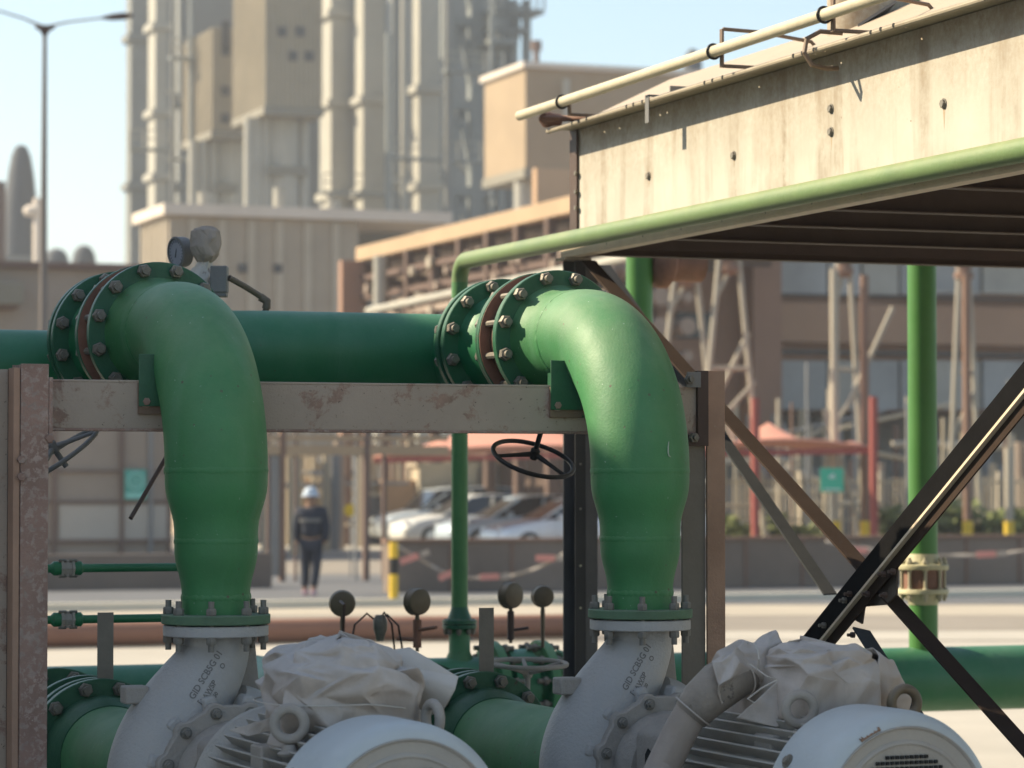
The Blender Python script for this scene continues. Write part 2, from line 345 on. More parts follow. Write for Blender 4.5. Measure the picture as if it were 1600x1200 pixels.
def on_leg(U, px, py, r=.1635):
    d = ray(px, py); a = d.x**2 + d.y**2; b = -2*(d.x*U[0] + d.y*U[1]); c = U[0]**2 + U[1]**2 - r*r; k = (-b - math.sqrt(b*b - 4*a*c))/(2*a); return CAMP + d*k
sc_ = obj('paint_scratch', MB().tube([on_leg(U2, *q) for q in ((1045, 690), (1044, 699), (1044, 707), (1045, 712), (1048, 714))], [.0012, .002, .002, .0018, .001], 6), mat('bare scratch', (.4, .46, .38), .6, bump=0)); sc_.parent = disch2
sc_.matrix_parent_inverse = (Matrix.Translation(Vector(U2)) @ Matrix.Rotation(ROT, 4, 'Z')).inverted()
# ---- wafer valve, spool and last flange behind each elbow
def make_valve():
    t = thing('wafer_check_valve', 'rusty wafer check valve clamped behind the flange of the shaded left elbow', 'valve', U1, 'wafer valves', local=True, rz=ROT)
    obj('valve_body', MB().lathe([(.1, 0), (.196, 0), (.203, .008), (.203, .104), (.196, .112), (.1, .112)], (0, .691, ELZ), Y, 64), M['rustring'], t)
    obj('gasket', MB().lathe([(.19, 0), (.2, 0), (.2, .004), (.19, .004)], (0, .8045, ELZ), Y, 48), M['black'], t)
    return t
v1 = make_valve(); v2 = dup(v1, U2, ROT, 'rusty wafer check valve clamped behind the flange of the sunlit right elbow')
def make_spool():
    t = thing('flanged_spool', 'short dark green flanged pipe spool behind the shaded left elbow', 'pipe spool', U1, 'flanged spools', local=True, rz=ROT)
    f = obj('front_flange', flange(.2415, .1, .024, (0, .812, ELZ), Y), M['green_fl'], t)
    obj('rusty_face', MB().lathe([(.21, 0), (.239, 0), (.239, .003), (.21, .003)], (0, .808, ELZ), Y, 64), M['rustring'], t)
    obj('front_ring', flange(.238, .1, .016, (0, .842, ELZ), Y), M['green_fl'], t)
    obj('spool_body', MB().lathe([(.19, .855), (.172, .90), (.163, .93), (.163, 1.08), (.175, 1.13), (.19, 1.16)], (0, 0, ELZ), Y, 64), M['green_clean'], t)
    f = obj('rear_flange', flange(.2415, .1, .032, (0, 1.150, ELZ), Y), M['green_fl'], t); bolts(f, (0, 1.150, ELZ), -Y, .216, 12, .10)
    for k in range(3): obj('weld_bead', weld((0, .93+.075*k, ELZ), Y, .163, w=.003), M['green_clean'], t) if k != 1 else None
    return t
s1 = make_spool(); s2 = dup(s1, U2, ROT, 'short dark green flanged pipe spool behind the sunlit right elbow')
def loc(U, p):
    p = Vector(p); c, s = math.cos(ROT), math.sin(ROT)
    return Vector((U[0] + p.x*c - p.y*s, U[1] + p.x*s + p.y*c, p.z))
AX = Vector((-math.sin(ROT), math.cos(ROT), 0))
# header pipes
hz = 2.375; hy = P(520, 500, 11.1).y
x4 = loc(U2, (0, 1.6, 0)).x
t = thing('header_pipe', 'dark green horizontal header pipe running between the two elbows above the steel beam', 'pipe', (3.3, hy, hz))
xl = onY(270, 500, hy).x
pts = [(x4+.25, hy, hz), (xl+.4, hy, hz)] + [(xl+.4-.4*math.sin(a), hy+.4-.4*math.cos(a), hz) for a in [R(90)*i/10 for i in range(1, 11)]] + [(xl, hy+1.6, hz)]
obj('pipe_run', MB().tube(pts, .152, 56), M['green_clean'], t)
obj('weld_bead', weld((onY(512, 500, hy).x, hy, hz), X, .1525, 110, .005), M['green_clean'], t)
p0 = loc(U2, (0, 1.235, ELZ)); q0 = loc(U2, (0, 1.6, hz))
obj('branch', MB().tube([p0, q0], .150, 48), M['green_clean'], t)
f = obj('branch_flange', MB().lathe([(.1, 0), (.2385, 0), (.2415, .003), (.2415, .027), (.2385, .03), (.1, .03)], loc(U2, (0, 1.208, ELZ)), AX, 64), M['green_fl'], t)
obj('end_cap', MB().lathe([(.152, 0), (.15, .04), (.12, .09), (.06, .115), (.01, .12)], (x4+.25, hy, hz), X, 40), M['green_clean'], t)
ly = loc(U1, (0, 1.55, 0)).y; hzl = 2.305
t = thing('far_header_pipe', 'dark green horizontal pipe entering from the left edge behind the rusty post', 'pipe', (1, ly, hzl))
xe = loc(U1, (0, 1.55, 0)).x
obj('pipe_run', MB().tube([(xe+.06, ly, hzl), (-7, ly, hzl)], .135, 48), M['green_clean'], t)
obj('branch', MB().tube([loc(U1, (0, 1.235, ELZ)), loc(U1, (0, 1.40, ELZ-.03)), (xe, ly, hzl)], [.150, .15, .12], 48), M['green_clean'], t)
obj('branch_flange', MB().lathe([(.1, 0), (.2385, 0), (.2415, .003), (.2415, .027), (.2385, .03), (.1, .03)], loc(U1, (0, 1.208, ELZ)), AX, 64), M['green_fl'], t)
obj('end_cap', MB().lathe([(.135, 0), (.13, .04), (.10, .08), (.05, .10), (.01, .105)], (xe+.06, ly, hzl), X, 40), M['green_clean'], t)

# ---- pump
AXZ = .975
def make_pump():
    t = thing('centrifugal_pump', 'grey cast iron centrifugal pump under the shaded left elbow', 'pump', U1, 'centrifugal pumps', local=True, rz=ROT)
    s = [(0,1.442,.105),(0,1.39,.105),(-.006,1.35,.108),(-.03,1.30,.117),(-.062,1.25,.128),(-.098,1.19,.143),(-.135,1.12,.157),(-.163,1.05,.165),(-.178,.975,.168),
         (-.17,.90,.167),(-.14,.82,.163),(-.09,.76,.158),(-.02,.73,.152),(.06,.74,.146),(.125,.79,.14),(.165,.86,.134),(.18,.94,.126),(.175,1.02,.116),(.145,1.10,.104),(.10,1.16,.09),(.05,1.19,.075)]
    # resample smoothly
    pts, rr = [], []
    for i in range(len(s)-1):
        a = s[max(i-1,0)]; b = s[i]; c = s[i+1]; d = s[min(i+2, len(s)-1)]
        for k in range(4):
            u = k/4
            q = [.5*((2*b[j]) + (-a[j]+c[j])*u + (2*a[j]-5*b[j]+4*c[j]-d[j])*u*u + (-a[j]+3*b[j]-3*c[j]+d[j])*u**3) for j in range(3)]
            pts.append((q[0], 0, q[1])); rr.append(q[2])
    vol = MB().tube(pts, rr, 40); vol.lathe([(.21, -.135), (.215, -.12), (.215, .12), (.20, .14)], (0, 0, AXZ), Y, 56)
    vo = obj('volute', vol, M['cast'], t, angle=60)
    obj('casting_lug', MB().obox((-.262, -.0, 1.235), X, Y, .075, .07, .055), M['castdusty'], t, bevel=.006)
    obj('casting_rib', MB().poly([(.085,.07,1.41),(.150,.07,1.41),(.175,.07,1.16),(.20,.07,1.0),(.06,.07,1.10)], (0, .02, 0)), M['castdusty'], t, bevel=.004)
    f = obj('discharge_flange', flange(.165, .09, .034, (0,0,1.412), Z), M['cast'], t)
    # bolted cover with an uneven rim
    n = 96; pr = []
    for k in range(n):
        a = 2*math.pi*k/n; w = max(0, math.cos(12*(a - R(15))))
        pr.append(.232 + .016*w**.8)
    v = []; 
    for yy, sc in ((-.150, .985), (-.154, 1.0), (-.182, 1.0), (-.187, .98)):
        v += [(pr[k]*sc*math.cos(2*math.pi*k/n), yy, AXZ + pr[k]*sc*math.sin(2*math.pi*k/n)) for k in range(n)]
    cv = MB().add(v, [(i*n+k, i*n+(k+1) % n, (i+1)*n+(k+1) % n, (i+1)*n+k) for i in range(3) for k in range(n)] + [tuple(range(n-1, -1, -1)), tuple(range(3*n, 4*n))])
    c = obj('cover_plate', cv, M['castdusty'], t)
    for k in range(12):
        a = R(15 + 30*k); p = Vector((.214*math.cos(a), -.187, AXZ + .214*math.sin(a)))
        cc = obj('bolt', MB().hexnut(p, -Y, .0155, .012, a0=k).cyl(p, p - Y*.024, .0085, 12).lathe([(.019,0),(.019,.003)], p, -Y, 20), M['castnut'], c)
    for k in range(6):
        a = R(75 + 30*k); q = (.242*math.cos(a), -.12, AXZ + .242*math.sin(a))
        obj('boss', MB().obox(q, (math.cos(a), 0, math.sin(a)), Y, .05, .07, .045), M['cast'], vo, bevel=.01)
    # bearing bracket: arched lantern in front of the cover
    br = MB().lathe([(.185, -.19), (.178, -.24), (.160, -.27)], (0, 0, AXZ), Y, 48)
    br2 = []
    arch = [(-.145, .70)] + [(-.145, 1.09)] + [(.145*math.cos(a), 1.09 + .055*math.sin(a)) for a in [R(180 - 15*i) for i in range(0, 13)]][1:] + [(.145, .70)]
    b0 = MB().poly([(x, -.27, z) for x, z in arch], (0, -.20, 0))
    obj('bearing_housing', br, M['castdusty'], t)
    obj('lantern_bracket', b0, M['castdusty'], t, bevel=.012)
    obj('lantern_opening', MB().poly([(-.1465, -.35, .80), (-.1465, -.44, .80), (-.1465, -.44, 1.03), (-.1465, -.37, 1.06), (-.1465, -.35, 1.04)], (-.002, 0, 0)), M['black'], t)
    obj('shaft_guard', MB().lathe([(.10, -.47), (.10, -.62)], (0, 0, AXZ), Y, 36), M['castdusty'], t)
    obj('inspection_plate', MB().poly([(-.06,-.47,.86),(.10,-.47,.86),(.10,-.47,1.03),(.02,-.47,1.06),(-.06,-.47,1.03)], (0,-.05,0)), M['castdusty'], t, bevel=.006)
    obj('foot', MB().box(-.25, .25, -.12, .10, .48, .60).box(-.22, -.12, -.06, .06, .55, .9).box(.12, .22, -.06, .06, .55, .9), M['cast'], t, bevel=.008)
    # suction side
    obj('suction_nozzle', MB().lathe([(.19, .12), (.16, .2), (.15, .3), (.16, .44)], (0, 0, .95), Y, 48), M['cast'], t)
    # casting letters wrapped on the neck
    bv = BVHTree.FromPolygons([tuple(p) for p in vol.v], vol.f)
    def letters(txt, x, z, ang, size, box=False):
        cu = bpy.data.curves.new('t', 'FONT'); cu.body = txt; cu.size = size; cu.resolution_u = 3; cu.extrude = 0; cu.offset = .0006
        o = bpy.data.objects.new('t', cu); scn.collection.objects.link(o)
        me = bpy.data.meshes.new_from_object(o); bpy.data.objects.remove(o)
        c, s_ = math.cos(ang), math.sin(ang); m = MB(); vv = []
        for q in me.vertices:
            p = Vector((x + q.co.x*c - q.co.y*s_, -1, z + q.co.x*s_ + q.co.y*c))
            h = bv.ray_cast(p, Vector((0.0, 1, 0)))
            vv.append((h[0] + h[1]*.0012) if h[0] is not None else Vector((p.x, -.1, p.z)))
        m.add(vv, [tuple(q.vertices) for q in me.polygons]); return m
    a = R(54)
    L_ = letters('GID SCB5G 01', -.112, 1.222, a, .028)
    L_.v += []; 
    for txt, x, z, sz in (('LAWSP', -.078, 1.212, .024), ('150', -.045, 1.218, .018), ('O', -.012, 1.312, .022)):
        q = letters(txt, x, z, a, sz); L_.add(q.v, q.f)
    # frame round the second line
    q = letters('[', -.0885, 1.2055, a, .026); L_.add(q.v, q.f); q = letters('______', -.0825, 1.2065, a, .020); L_.add(q.v, q.f)
    obj('cast_lettering', L_, M['ink'], vo, smooth=False)
    return t
pump1 = make_pump()
pump2 = dup(pump1, U2, ROT, 'grey cast iron centrifugal pump under the sunlit right elbow')

# ---- suction spool behind each pump
def make_suction():
    t = thing('suction_pipe', 'dusty green suction pipe with bolted flanges behind the left pump', 'pipe', U1, 'suction pipes', local=True, rz=ROT)
    z = .93
    obj('pipe_run', MB().lathe([(.165, .30), (.178, .34), (.178, 1.36)], (-.02, 0, z), Y, 64), M['green'], t)
    obj('collar', MB().lathe([(.182, 1.18), (.205, 1.22), (.21, 1.30)], (-.02, 0, z), Y, 64), M['green_fl'], t)
    f = obj('front_flange', flange(.268, .15, .036, (-.02, 1.30, z), Y), M['green_fl'], t); bolts(f, (-.02, 1.30, z), -Y, .238, 12, .10, r=.026)
    obj('second_flange', flange(.268, .15, .034, (-.02, 1.372, z), Y), M['green_fl'], t)
    obj('bellows_ring', flange(.235, .15, .07, (-.02, 1.42, z), Y), M['rustring'], t)
    f = obj('third_flange', flange(.268, .15, .034, (-.02, 1.50, z), Y), M['green_fl'], t)
    obj('rear_pipe', MB().lathe([(.178, 1.53), (.178, 4.3)], (-.02, 0, z), Y, 48), M['green_clean'], t)
    f = obj('rear_flange', flange(.268, .15, .036, (-.02, 1.95, z), Y), M['green_fl'], t); bolts(f, (-.02, 1.95, z), -Y, .238, 12, .08, r=.026)
    obj('flange_tab', MB().box(-.03, .028, 1.325, 1.331, z+.2, z+.2+.30), M['tab'], t, bevel=.001)
    return t
M['tab'] = mat('bare steel tab', (.20, .175, .15), .65, var=.15, vs=8, rust=((.16, .09, .06), .62, 8), dust=(DUST, .3, .15), bump=.2)
suc1 = make_suction(); suc2 = dup(suc1, U2, ROT, 'dusty green suction pipe with bolted flanges behind the right pump')

# ---- motors
def make_motor(right):
    U = U2 if right else U1
    lab = 'pale blue grey finned motor with a rusty scar on its cowl' if right else 'pale blue grey finned electric motor beneath a crumpled canvas bundle'
    t = thing('electric_motor', lab, 'motor', U, 'electric motors', local=True, rz=ROT)
    o = (0, 0, AXZ)
    mb = MB().lathe([(.12, -.60), (.255, -.62), (.268, -.63), (.268, -.665), (.24, -.69), (.225, -.74), (.215, -.80), (.215, -1.47)], o, Y, 56)
    obj('stator_body', mb, M['fins'], t)
    fn = MB(); n = 44
    for k in range(n):
        a = 2*math.pi*(k+.5)/n; d = Vector((math.cos(a), 0, math.sin(a))); l = 0.0 if abs(math.cos(a)) < .9 else .02
        if math.sin(a) > .955: r1 = .245
        else: r1 = .268
        tn = d.cross(Y)
        c0 = Vector(o) + d*((.205 + r1)/2)
        fn.obox(c0 + Vector((0, -1.08 + l, 0)), Y, d, .74 - l + .03*math.sin(k*7.1), r1 - .205, .0065)
    obj('cooling_fins', fn, M['fins'], t, bevel=.0015)
    cw = MB().lathe([(.262, -1.43), (.292, -1.432), (.2935, -1.44), (.2935, -1.64), (.290, -1.67), (.281, -1.695), (.266, -1.712), (.253, -1.717)], o, Y, 96, caps=False)
    cowl = obj('fan_cowl', cw, M['motor'], t, angle=50)
    # front face: stepped rings, recess and a grille of square holes
    face = MB().lathe([(.2525, -1.7185), (.250, -1.7215), (.2455, -1.7185), (.243, -1.712), (.215, -1.709), (.212, -1.714), (.204, -1.716), (.200, -1.711), (.196, -1.709), (.1, -1.709), (.001, -1.709)], o, Y, 96, caps=False)
    obj('cowl_face', face, M['castface'], cowl, angle=50)
    g = MB(); s = .0098; 
    for i in range(-13, 14):
        for j in range(-13, 14):
            x, z = i*.0152, j*.0152
            if abs(math.hypot(x, z)) < .178 and not (math.hypot(x, z) < .03): g.box(x-s/2, x+s/2, -1.7165, -1.7105, AXZ+z-s/2, AXZ+z+s/2)
    obj('grille_holes', g, M['black'], cowl, smooth=False)
    for a in (R(150), R(30)):
        p = Vector((.2935*math.cos(a), -1.50, AXZ + .2935*math.sin(a))); d = Vector((math.cos(a), 0, math.sin(a)))
        obj('cowl_screw', MB().lathe([(.021, 0), (.021, .003)], p, d, 24).hexnut(p, d, .0135, .012), M['nut'], cowl)
    if right:
        sc = MB(); cs = []
        for k in range(15):
            u = k/14; a = R(124 - 15*u); w = .0105*math.sin(math.pi*u)**.6*(1+.45*math.sin(k*2.3))
            cs.append((a, w))
        def pt(a, rr, y): return Vector((rr*math.cos(a), y, AXZ + rr*math.sin(a)))
        vv = []; 
        for a, w in cs: vv += [pt(a, .2655 + .0022, -1.7145 + w*1.0), pt(a, .2555 + .001, -1.7195)]
        sc.add(vv, [(2*i, 2*i+1, 2*i+3, 2*i+2) for i in range(14)])
        obj('paint_scar', sc, M['rustscar'], cowl)
    # terminal box
    tb = MB().box(-.08, .12, -1.20, -.90, AXZ+.235, AXZ+.37)
    obj('terminal_box', tb, M['castdusty'], t, bevel=.012)
    def eye(x, y, z, ax, stalk=.05, m='castdusty'):
        e = MB().torus((x, y, z), ax, .0415, .0145, 36, 12); e.lathe([(.03, 0), (.034, .006), (.022, .014), (.016, .03)], (x, y, z-.056-.03), Z, 20)
        return obj('lifting_eye', e, M[m], t)
    if right:
        eye(-.125, -1.33, AXZ+.275, (.25, 1, 0)); 
        e = MB().torus((.175, -1.40, AXZ+.288), (.05, 1, 0), .041, .0145, 36, 12); e.cyl((.175, -1.40, AXZ+.15), (.175, -1.40, AXZ+.25), .018); obj('lifting_eye', e, M['gaugecase'], t)
        obj('foot_lug', MB().poly([(-.175,-1.25,AXZ+.195),(-.075,-1.25,AXZ+.195),(-.075,-1.25,AXZ+.10),(-.10,-1.25,AXZ+.09),(-.12,-1.25,AXZ+.055),(-.145,-1.25,AXZ+.1),(-.175,-1.25,AXZ+.11)], (0, .11, 0)), M['castdusty'], t, bevel=.006)
    else:
        eye(-.18, -1.27, AXZ+.262, (.5, 1, 0)); eye(.215, -1.33, AXZ+.268, (1, .12, 0))
        obj('foot_lug', MB().poly([(-.215,-1.13,AXZ+.19),(-.115,-1.13,AXZ+.19),(-.115,-1.13,AXZ+.07),(-.13,-1.13,AXZ+.05),(-.215,-1.13,AXZ+.09)], (0, .10, 0)), M['castdusty'], t, bevel=.006)
    obj('feet', MB().box(-.26, .26, -.82, -.72, .58, .72).box(-.26, .26, -1.38, -1.28, .58, .72), M['fins'], t, bevel=.006)
    return t
M['castface'] = mat('dusty cowl face', (.40, .375, .34), .7, var=.1, vs=4, dust=((.42, .36, .31), .3, .3), bump=.25, bs=90)
M['rustscar'] = mat('bare rusty metal', (.27, .16, .10), .8, var=.3, vs=60, rust2=((.45, .4, .35), .6, 120), bump=.4, bs=200)
mot1 = make_motor(False); mot2 = make_motor(True)
# ---- base plinths
for U, lab in ((U1, 'grey concrete plinth carrying the left pump and motor'), (U2, 'grey concrete plinth carrying the right pump and motor')):
    t = thing('concrete_plinth', lab, 'plinth', U, 'concrete plinths', local=True, rz=ROT)
    obj('base_block', MB().box(-.42, .42, -1.95, .45, 0, .44), M['concgrey'], t, bevel=.02)
    obj('steel_baseplate', MB().box(-.36, .36, -1.85, .35, .44, .475).box(-.27, .27, -1.42, -.68, .475, .58), M['cast'], t, bevel=.006)

# ---- crumpled canvas over the terminal boxes
def ridged(p, f, seed):
    q = Vector((p.x*f + seed, p.y*f - seed*.7, p.z*f + seed*.3)); return 1 - abs(noise.noise(q))*2.2
def cellcrease(p, f, seed):
    q = Vector((p.x*f + seed, p.y*f, p.z*f - seed))
    d, _ = noise.voronoi(q); return d[1] - d[0]
def wrap(fn, nu, nv, amp, seed, name, mt, parent, thick=.0022, fold=1.0):
    """fn(u,v) gives a smooth surface; folds and creases are pressed into it"""
    base = MB().grid(fn, nu, nv); V = base.v; W = nu+1
    out = []
    for idx, p in enumerate(V):
        i, j = idx % W, idx // W
        a = V[j*W + min(i+1, nu)] - V[j*W + max(i-1, 0)]; b = V[min(j+1, nv)*W + i] - V[max(j-1, 0)*W + i]
        n = a.cross(b); n = n.normalized() if n.length > 1e-9 else Z
        w = noise.noise_vector(p*5)*.05
        q = p + w
        c1 = cellcrease(q, 7.5, seed); c2 = cellcrease(q + w, 17, seed+3)
        h = amp*(.9*min(c1, .5) + .28*min(c2, .45) + .35*(noise.noise(q*6)))*fold
        out.append(p + n*h)
    base.v = out
    o = obj(name, base, M[mt], parent, angle=180)
    s = o.modifiers.new('thickness', 'SOLIDIFY'); s.thickness = thick; s.offset = -1
    return o
def tri(x): return abs((x % 1.0)*2 - 1)
def fold_height(p, seed, f):
    """straight sharp creases in many directions, as in crushed paper"""
    r = random.Random(seed); w = noise.noise_vector(p*4)*.015; q = p + w; h = 0; tot = 0
    for k in range(7):
        d = Vector((r.gauss(0, 1), r.gauss(0, 1), r.gauss(0, 1))).normalized()
        m = noise.noise(p*5.5 + Vector((k*3.1, seed, 0)))*1.6 + .35; m = max(0, min(1, m)); fr = f*r.uniform(.6, 1.5)
        h += m*(tri(q.dot(d)*fr + r.random()) - .5)/fr; tot += 1
    return h
def crumple(fn, nu, nv, amp, seed, name, mt, parent, gather=0, sag=0, f=7, thick=.002, hemw=0, rough=None):
    """canvas pulled over a body: broad slack, straight creases, gathers running down to the tied hem"""
    B = [[Vector(fn(i/nu, j/nv)) for i in range(nu)] for j in range(nv+1)]; V = []
    cen = Vector((0, 0, 0))
    for row in B:
        for p in row: cen += p
    cen /= (nu*(nv+1))
    for j in range(nv+1):
        for i in range(nu):
            p = B[j][i]; a = B[j][(i+1) % nu] - B[j][i-1]; b = B[min(j+1, nv)][i] - B[max(j-1, 0)][i]; n = a.cross(b)
            n = n.normalized() if n.length > 1e-9 else Z
            if n.dot(p - cen) < 0: n = -n
            v = j/nv; loc_ = 1.0
            if rough: loc_ = rough(i/nu, v)
            h = amp*loc_*(fold_height(p, seed, f)*f*1.3 + .62*fold_height(p, seed+5, f*2.4)*f*2.4 + .25*fold_height(p, seed+9, f*5)*f*5)
            h += sag*noise.noise(p*4 + Vector((seed, 0, 0)))
            if gather:
                g = max(0, 1 - v/.55); ph = i/nu*26 + 3*noise.noise(Vector((i/nu*9, seed, v*1.3)))
                h += gather*g*(tri(ph) - .4)*(.4 + .6*abs(noise.noise(Vector((i/nu*14, 3, seed)))))*1.8
            V.append(p + n*h)
    m = MB().add(V, [(j*nu+i, j*nu+(i+1) % nu, (j+1)*nu+(i+1) % nu, (j+1)*nu+i) for j in range(nv) for i in range(nu)])
    o = obj(name, m, M[mt], parent, angle=180)
    s = o.modifiers.new('thickness', 'SOLIDIFY'); s.thickness = thick; s.offset = -1
    return o
def crush(fn, nu, nv, jit, amp, seed, name, mt, parent, gather=0, thick=.002, sharp=14, soft=None):
    """canvas drawn as flat facets meeting in straight creases, each facet broken once more by a finer crease"""
    r = random.Random(seed); import bmesh
    def pos(u, v): return Vector(fn(u % 1.0, min(1, max(0, v))))
    V = []; cen = Vector((0, 0, 0))
    UV = [[((i + (r.uniform(-jit, jit) if 0 < j < nv else r.uniform(-jit, jit)*.5))/nu + (.5/nu if j % 2 else 0), (j + (r.uniform(-jit, jit) if 0 < j < nv else 0))/nv) for i in range(nu)] for j in range(nv+1)]
    Pn = [[pos(*UV[j][i]) for i in range(nu)] for j in range(nv+1)]
    for row in Pn:
        for p in row: cen += p
    cen /= nu*(nv+1)
    def nrm(u, v):
        e = .01; n = (pos(u+e, v) - pos(u-e, v)).cross(pos(u, min(1, v+e)) - pos(u, v-e)); n = n.normalized() if n.length > 1e-9 else Z
        return -n if n.dot(pos(u, v) - cen) < 0 else n
    for j in range(nv+1):
        for i in range(nu):
            u, v = UV[j][i]; k = soft(u % 1.0, v) if soft else 1
            h = r.gauss(0, amp)*k
            if gather: h += gather*max(0, 1 - v/.6)*(1 if i % 2 else -1)*r.uniform(.3, 1.3)
            V.append(Pn[j][i] + nrm(u, v)*h)
    F = []
    for j in range(nv):
        for i in range(nu):
            a, b, c, d = j*nu+i, j*nu+(i+1) % nu, (j+1)*nu+(i+1) % nu, (j+1)*nu+i
            F += [(a, b, c), (a, c, d)] if r.random() < .5 else [(a, b, d), (b, c, d)]
    bm = bmesh.new(); vs = [bm.verts.new(p) for p in V]
    for f in F:
        try: bm.faces.new([vs[q] for q in f])
        except ValueError: pass
    for lv, am in ((0, .20), (1, .05)):
        bm.normal_update(); old = set(bm.verts)
        bmesh.ops.subdivide_edges(bm, edges=bm.edges[:], cuts=1, use_grid_fill=True); bm.normal_update()
        for v_ in bm.verts:
            if v_ not in old: v_.co += v_.normal*r.gauss(0, amp*am)
    me = bpy.data.meshes.new(name); bmesh.ops.recalc_face_normals(bm, faces=bm.faces); bm.to_mesh(me); bm.free()
    me.shade_smooth(); me.set_sharp_from_angle(angle=R(sharp)); o = mesh_obj(name, me, M[mt], parent)
    s = o.modifiers.new('smooth', 'SUBSURF'); s.levels = s.render_levels = 1
    s = o.modifiers.new('thickness', 'SOLIDIFY'); s.thickness = thick; s.offset = -1
    return o
def superell(u, v, c, rx, ry, rz, e=.55, ztop=1.0):
    """u round, v from hem (0) to crown (1)"""
    a = 2*math.pi*u; b = R(90)*v
    ca, sa = math.cos(a), math.sin(a); k = (abs(ca)**(2/e) + abs(sa)**(2/e))**(-e/2)
    hr = math.cos(b)**.45 if v < .999 else 0
    zz = math.sin(b)**.8 if b > 0 else 0
    return Vector((c[0] + rx*ca*k*hr, c[1] + ry*sa*k*hr, c[2] + rz*zz))
# ---- canvas over the left terminal box (big bundle with a paper cone), conduit
def W1(x, y, z): return loc(U1, (x, y, z))
def W2(x, y, z): return loc(U2, (x, y, z))
def tie(pts, r=.0022): return MB().tube(pts, r, 6)
t = thing('canvas_cover', 'large crumpled grey canvas bundle tied over the terminal box of the left motor', 'canvas cover', W1(.05, -1.05, AXZ+.22))
def f1(u, v):
    p = superell(u, v, (.035, -1.07, AXZ+.225), .235, .235, .255, e=.75)
    lean = (p.x - .035)/.235
    if lean > 0: p.z -= .075*lean*lean*min(1, v*1.5)
    p.z += (-.02*lean if lean > 0 else .02*lean*v)
    hem = max(0, .22 - v)*4.5
    return loc(U1, (.035 + (p.x-.035)*(1-.16*hem), -1.07 + (p.y+1.07)*(1-.16*hem), p.z))
def rg1(u, v):
    a = 2*math.pi*u; front = max(0, -math.sin(a)); right = max(0, math.cos(a)); return (.25 + .5*right + .35*(1-v)) if v > .15 else .6
crush(f1, 22, 8, .42, .019, 4, 'wrapped_canvas', 'cloth', t, gather=.012, sharp=75, soft=lambda u, v: .45 + .8*max(0, math.cos(2*math.pi*u))*(1-v) + .4*(1-v))
obj('tie_cord', tie([f1(u, .16) + (f1(u, .16) - Vector(W1(.035, -1.07, AXZ+.27))).normalized()*.010 for u in [i/60 for i in range(61)]]), M['clothwhite'], t)
def fcone(u, v):
    rim = [(640, 1012), (716, 1058), (712, 1078), (694, 1108), (655, 1126)]; x = u*4; k = min(3, int(x)); rx = rim[k][0]*(1-x+k) + rim[k+1][0]*(x-k); ry = rim[k][1]*(1-x+k) + rim[k+1][1]*(x-k)
    ax_, ay_ = 598 + 20*u, 1018 + 70*u
    bul = math.sin(math.pi*u)*.10*(.3 + v)
    return P(ax_ + (rx-ax_)*v, ay_ + (ry-ay_)*v, 8.45 - bul)
t2 = thing('paper_cone', 'pale stiff paper funnel sticking out of the canvas bundle on the left motor', 'paper funnel', W1(.2, -1.02, AXZ+.3))
wrap(fcone, 60, 30, .006, 5.1, 'folded_sheet', 'clothwhite', t2, .0015)
t = thing('wrapped_cable', 'dark taped cable leaving the terminal box beside the green suction flange', 'cable', W1(.3, -.95, 1.1))
obj('cable_run', MB().tube([W1(.16,-1.0,AXZ+.33), W1(.24,-.98,AXZ+.28), W1(.29,-.97,AXZ+.18), W1(.33,-.96,AXZ+.06), W1(.35,-.96,AXZ-.2)], [.03,.036,.04,.034,.034], 20), M['tape'], t)
def scrap(name, label, pts, th, mt, U, seed):
    tt = thing(name, label, 'canvas scrap', loc(U, pts[0]))
    def fn(u, v):
        a = Vector(pts[0]).lerp(Vector(pts[1]), u); b = Vector(pts[3]).lerp(Vector(pts[2]), u); return loc(U, a.lerp(b, v))
    wrap(fn, 26, 26, .022, seed, 'folded_sheet', mt, tt, .0015)
scrap('canvas_scrap', 'loose canvas tail hanging from the eye bolt at the left of the bundle', [(-.155,-1.14,AXZ+.33), (-.10,-1.2,AXZ+.34), (-.12,-1.22,AXZ+.17), (-.21,-1.16,AXZ+.2)], .002, 'cloth', U1, 8.8)
scrap('canvas_scrap', 'pointed rag knotted through the left lifting eye of the left motor', [(-.165,-1.15,AXZ+.275), (-.165,-1.13,AXZ+.235), (-.25,-1.12,AXZ+.22), (-.30,-1.10,AXZ+.235)], .002, 'cloth', U1, 3.8)

# ---- canvas over the right terminal box: boxy parcel with gathered throat and tied sleeve
t = thing('canvas_cover', 'boxy grey canvas parcel folded over the terminal box of the right motor', 'canvas cover', W2(.03, -1.05, AXZ+.22))
def f2(u, v):
    x0, y0 = .025, -1.055; b = R(90)*v; kk_ = max(0, math.cos(b))**.30; zz_ = max(0, math.sin(b))**.42
    a = 2*math.pi*u; ca, sa = math.cos(a), math.sin(a); e_ = .16; k = (abs(ca)**(2/e_) + abs(sa)**(2/e_))**(-e_/2)
    x = x0 + .158*ca*k*kk_*(1 - .10*(1-zz_)); y = y0 + .26*sa*k*kk_; z = AXZ + .245 + .20*zz_
    z -= max(0, y - y0)*.12 + abs(x-x0)*.04
    return loc(U2, (x, y, z))
crush(f2, 20, 8, .38, .0080, 12, 'wrapped_canvas', 'cloth', t, gather=.005, sharp=75)
t = thing('canvas_cover', 'rolled canvas sleeve hanging off the right side of the boxy parcel', 'canvas cover', W2(.2, -1.2, AXZ+.3))
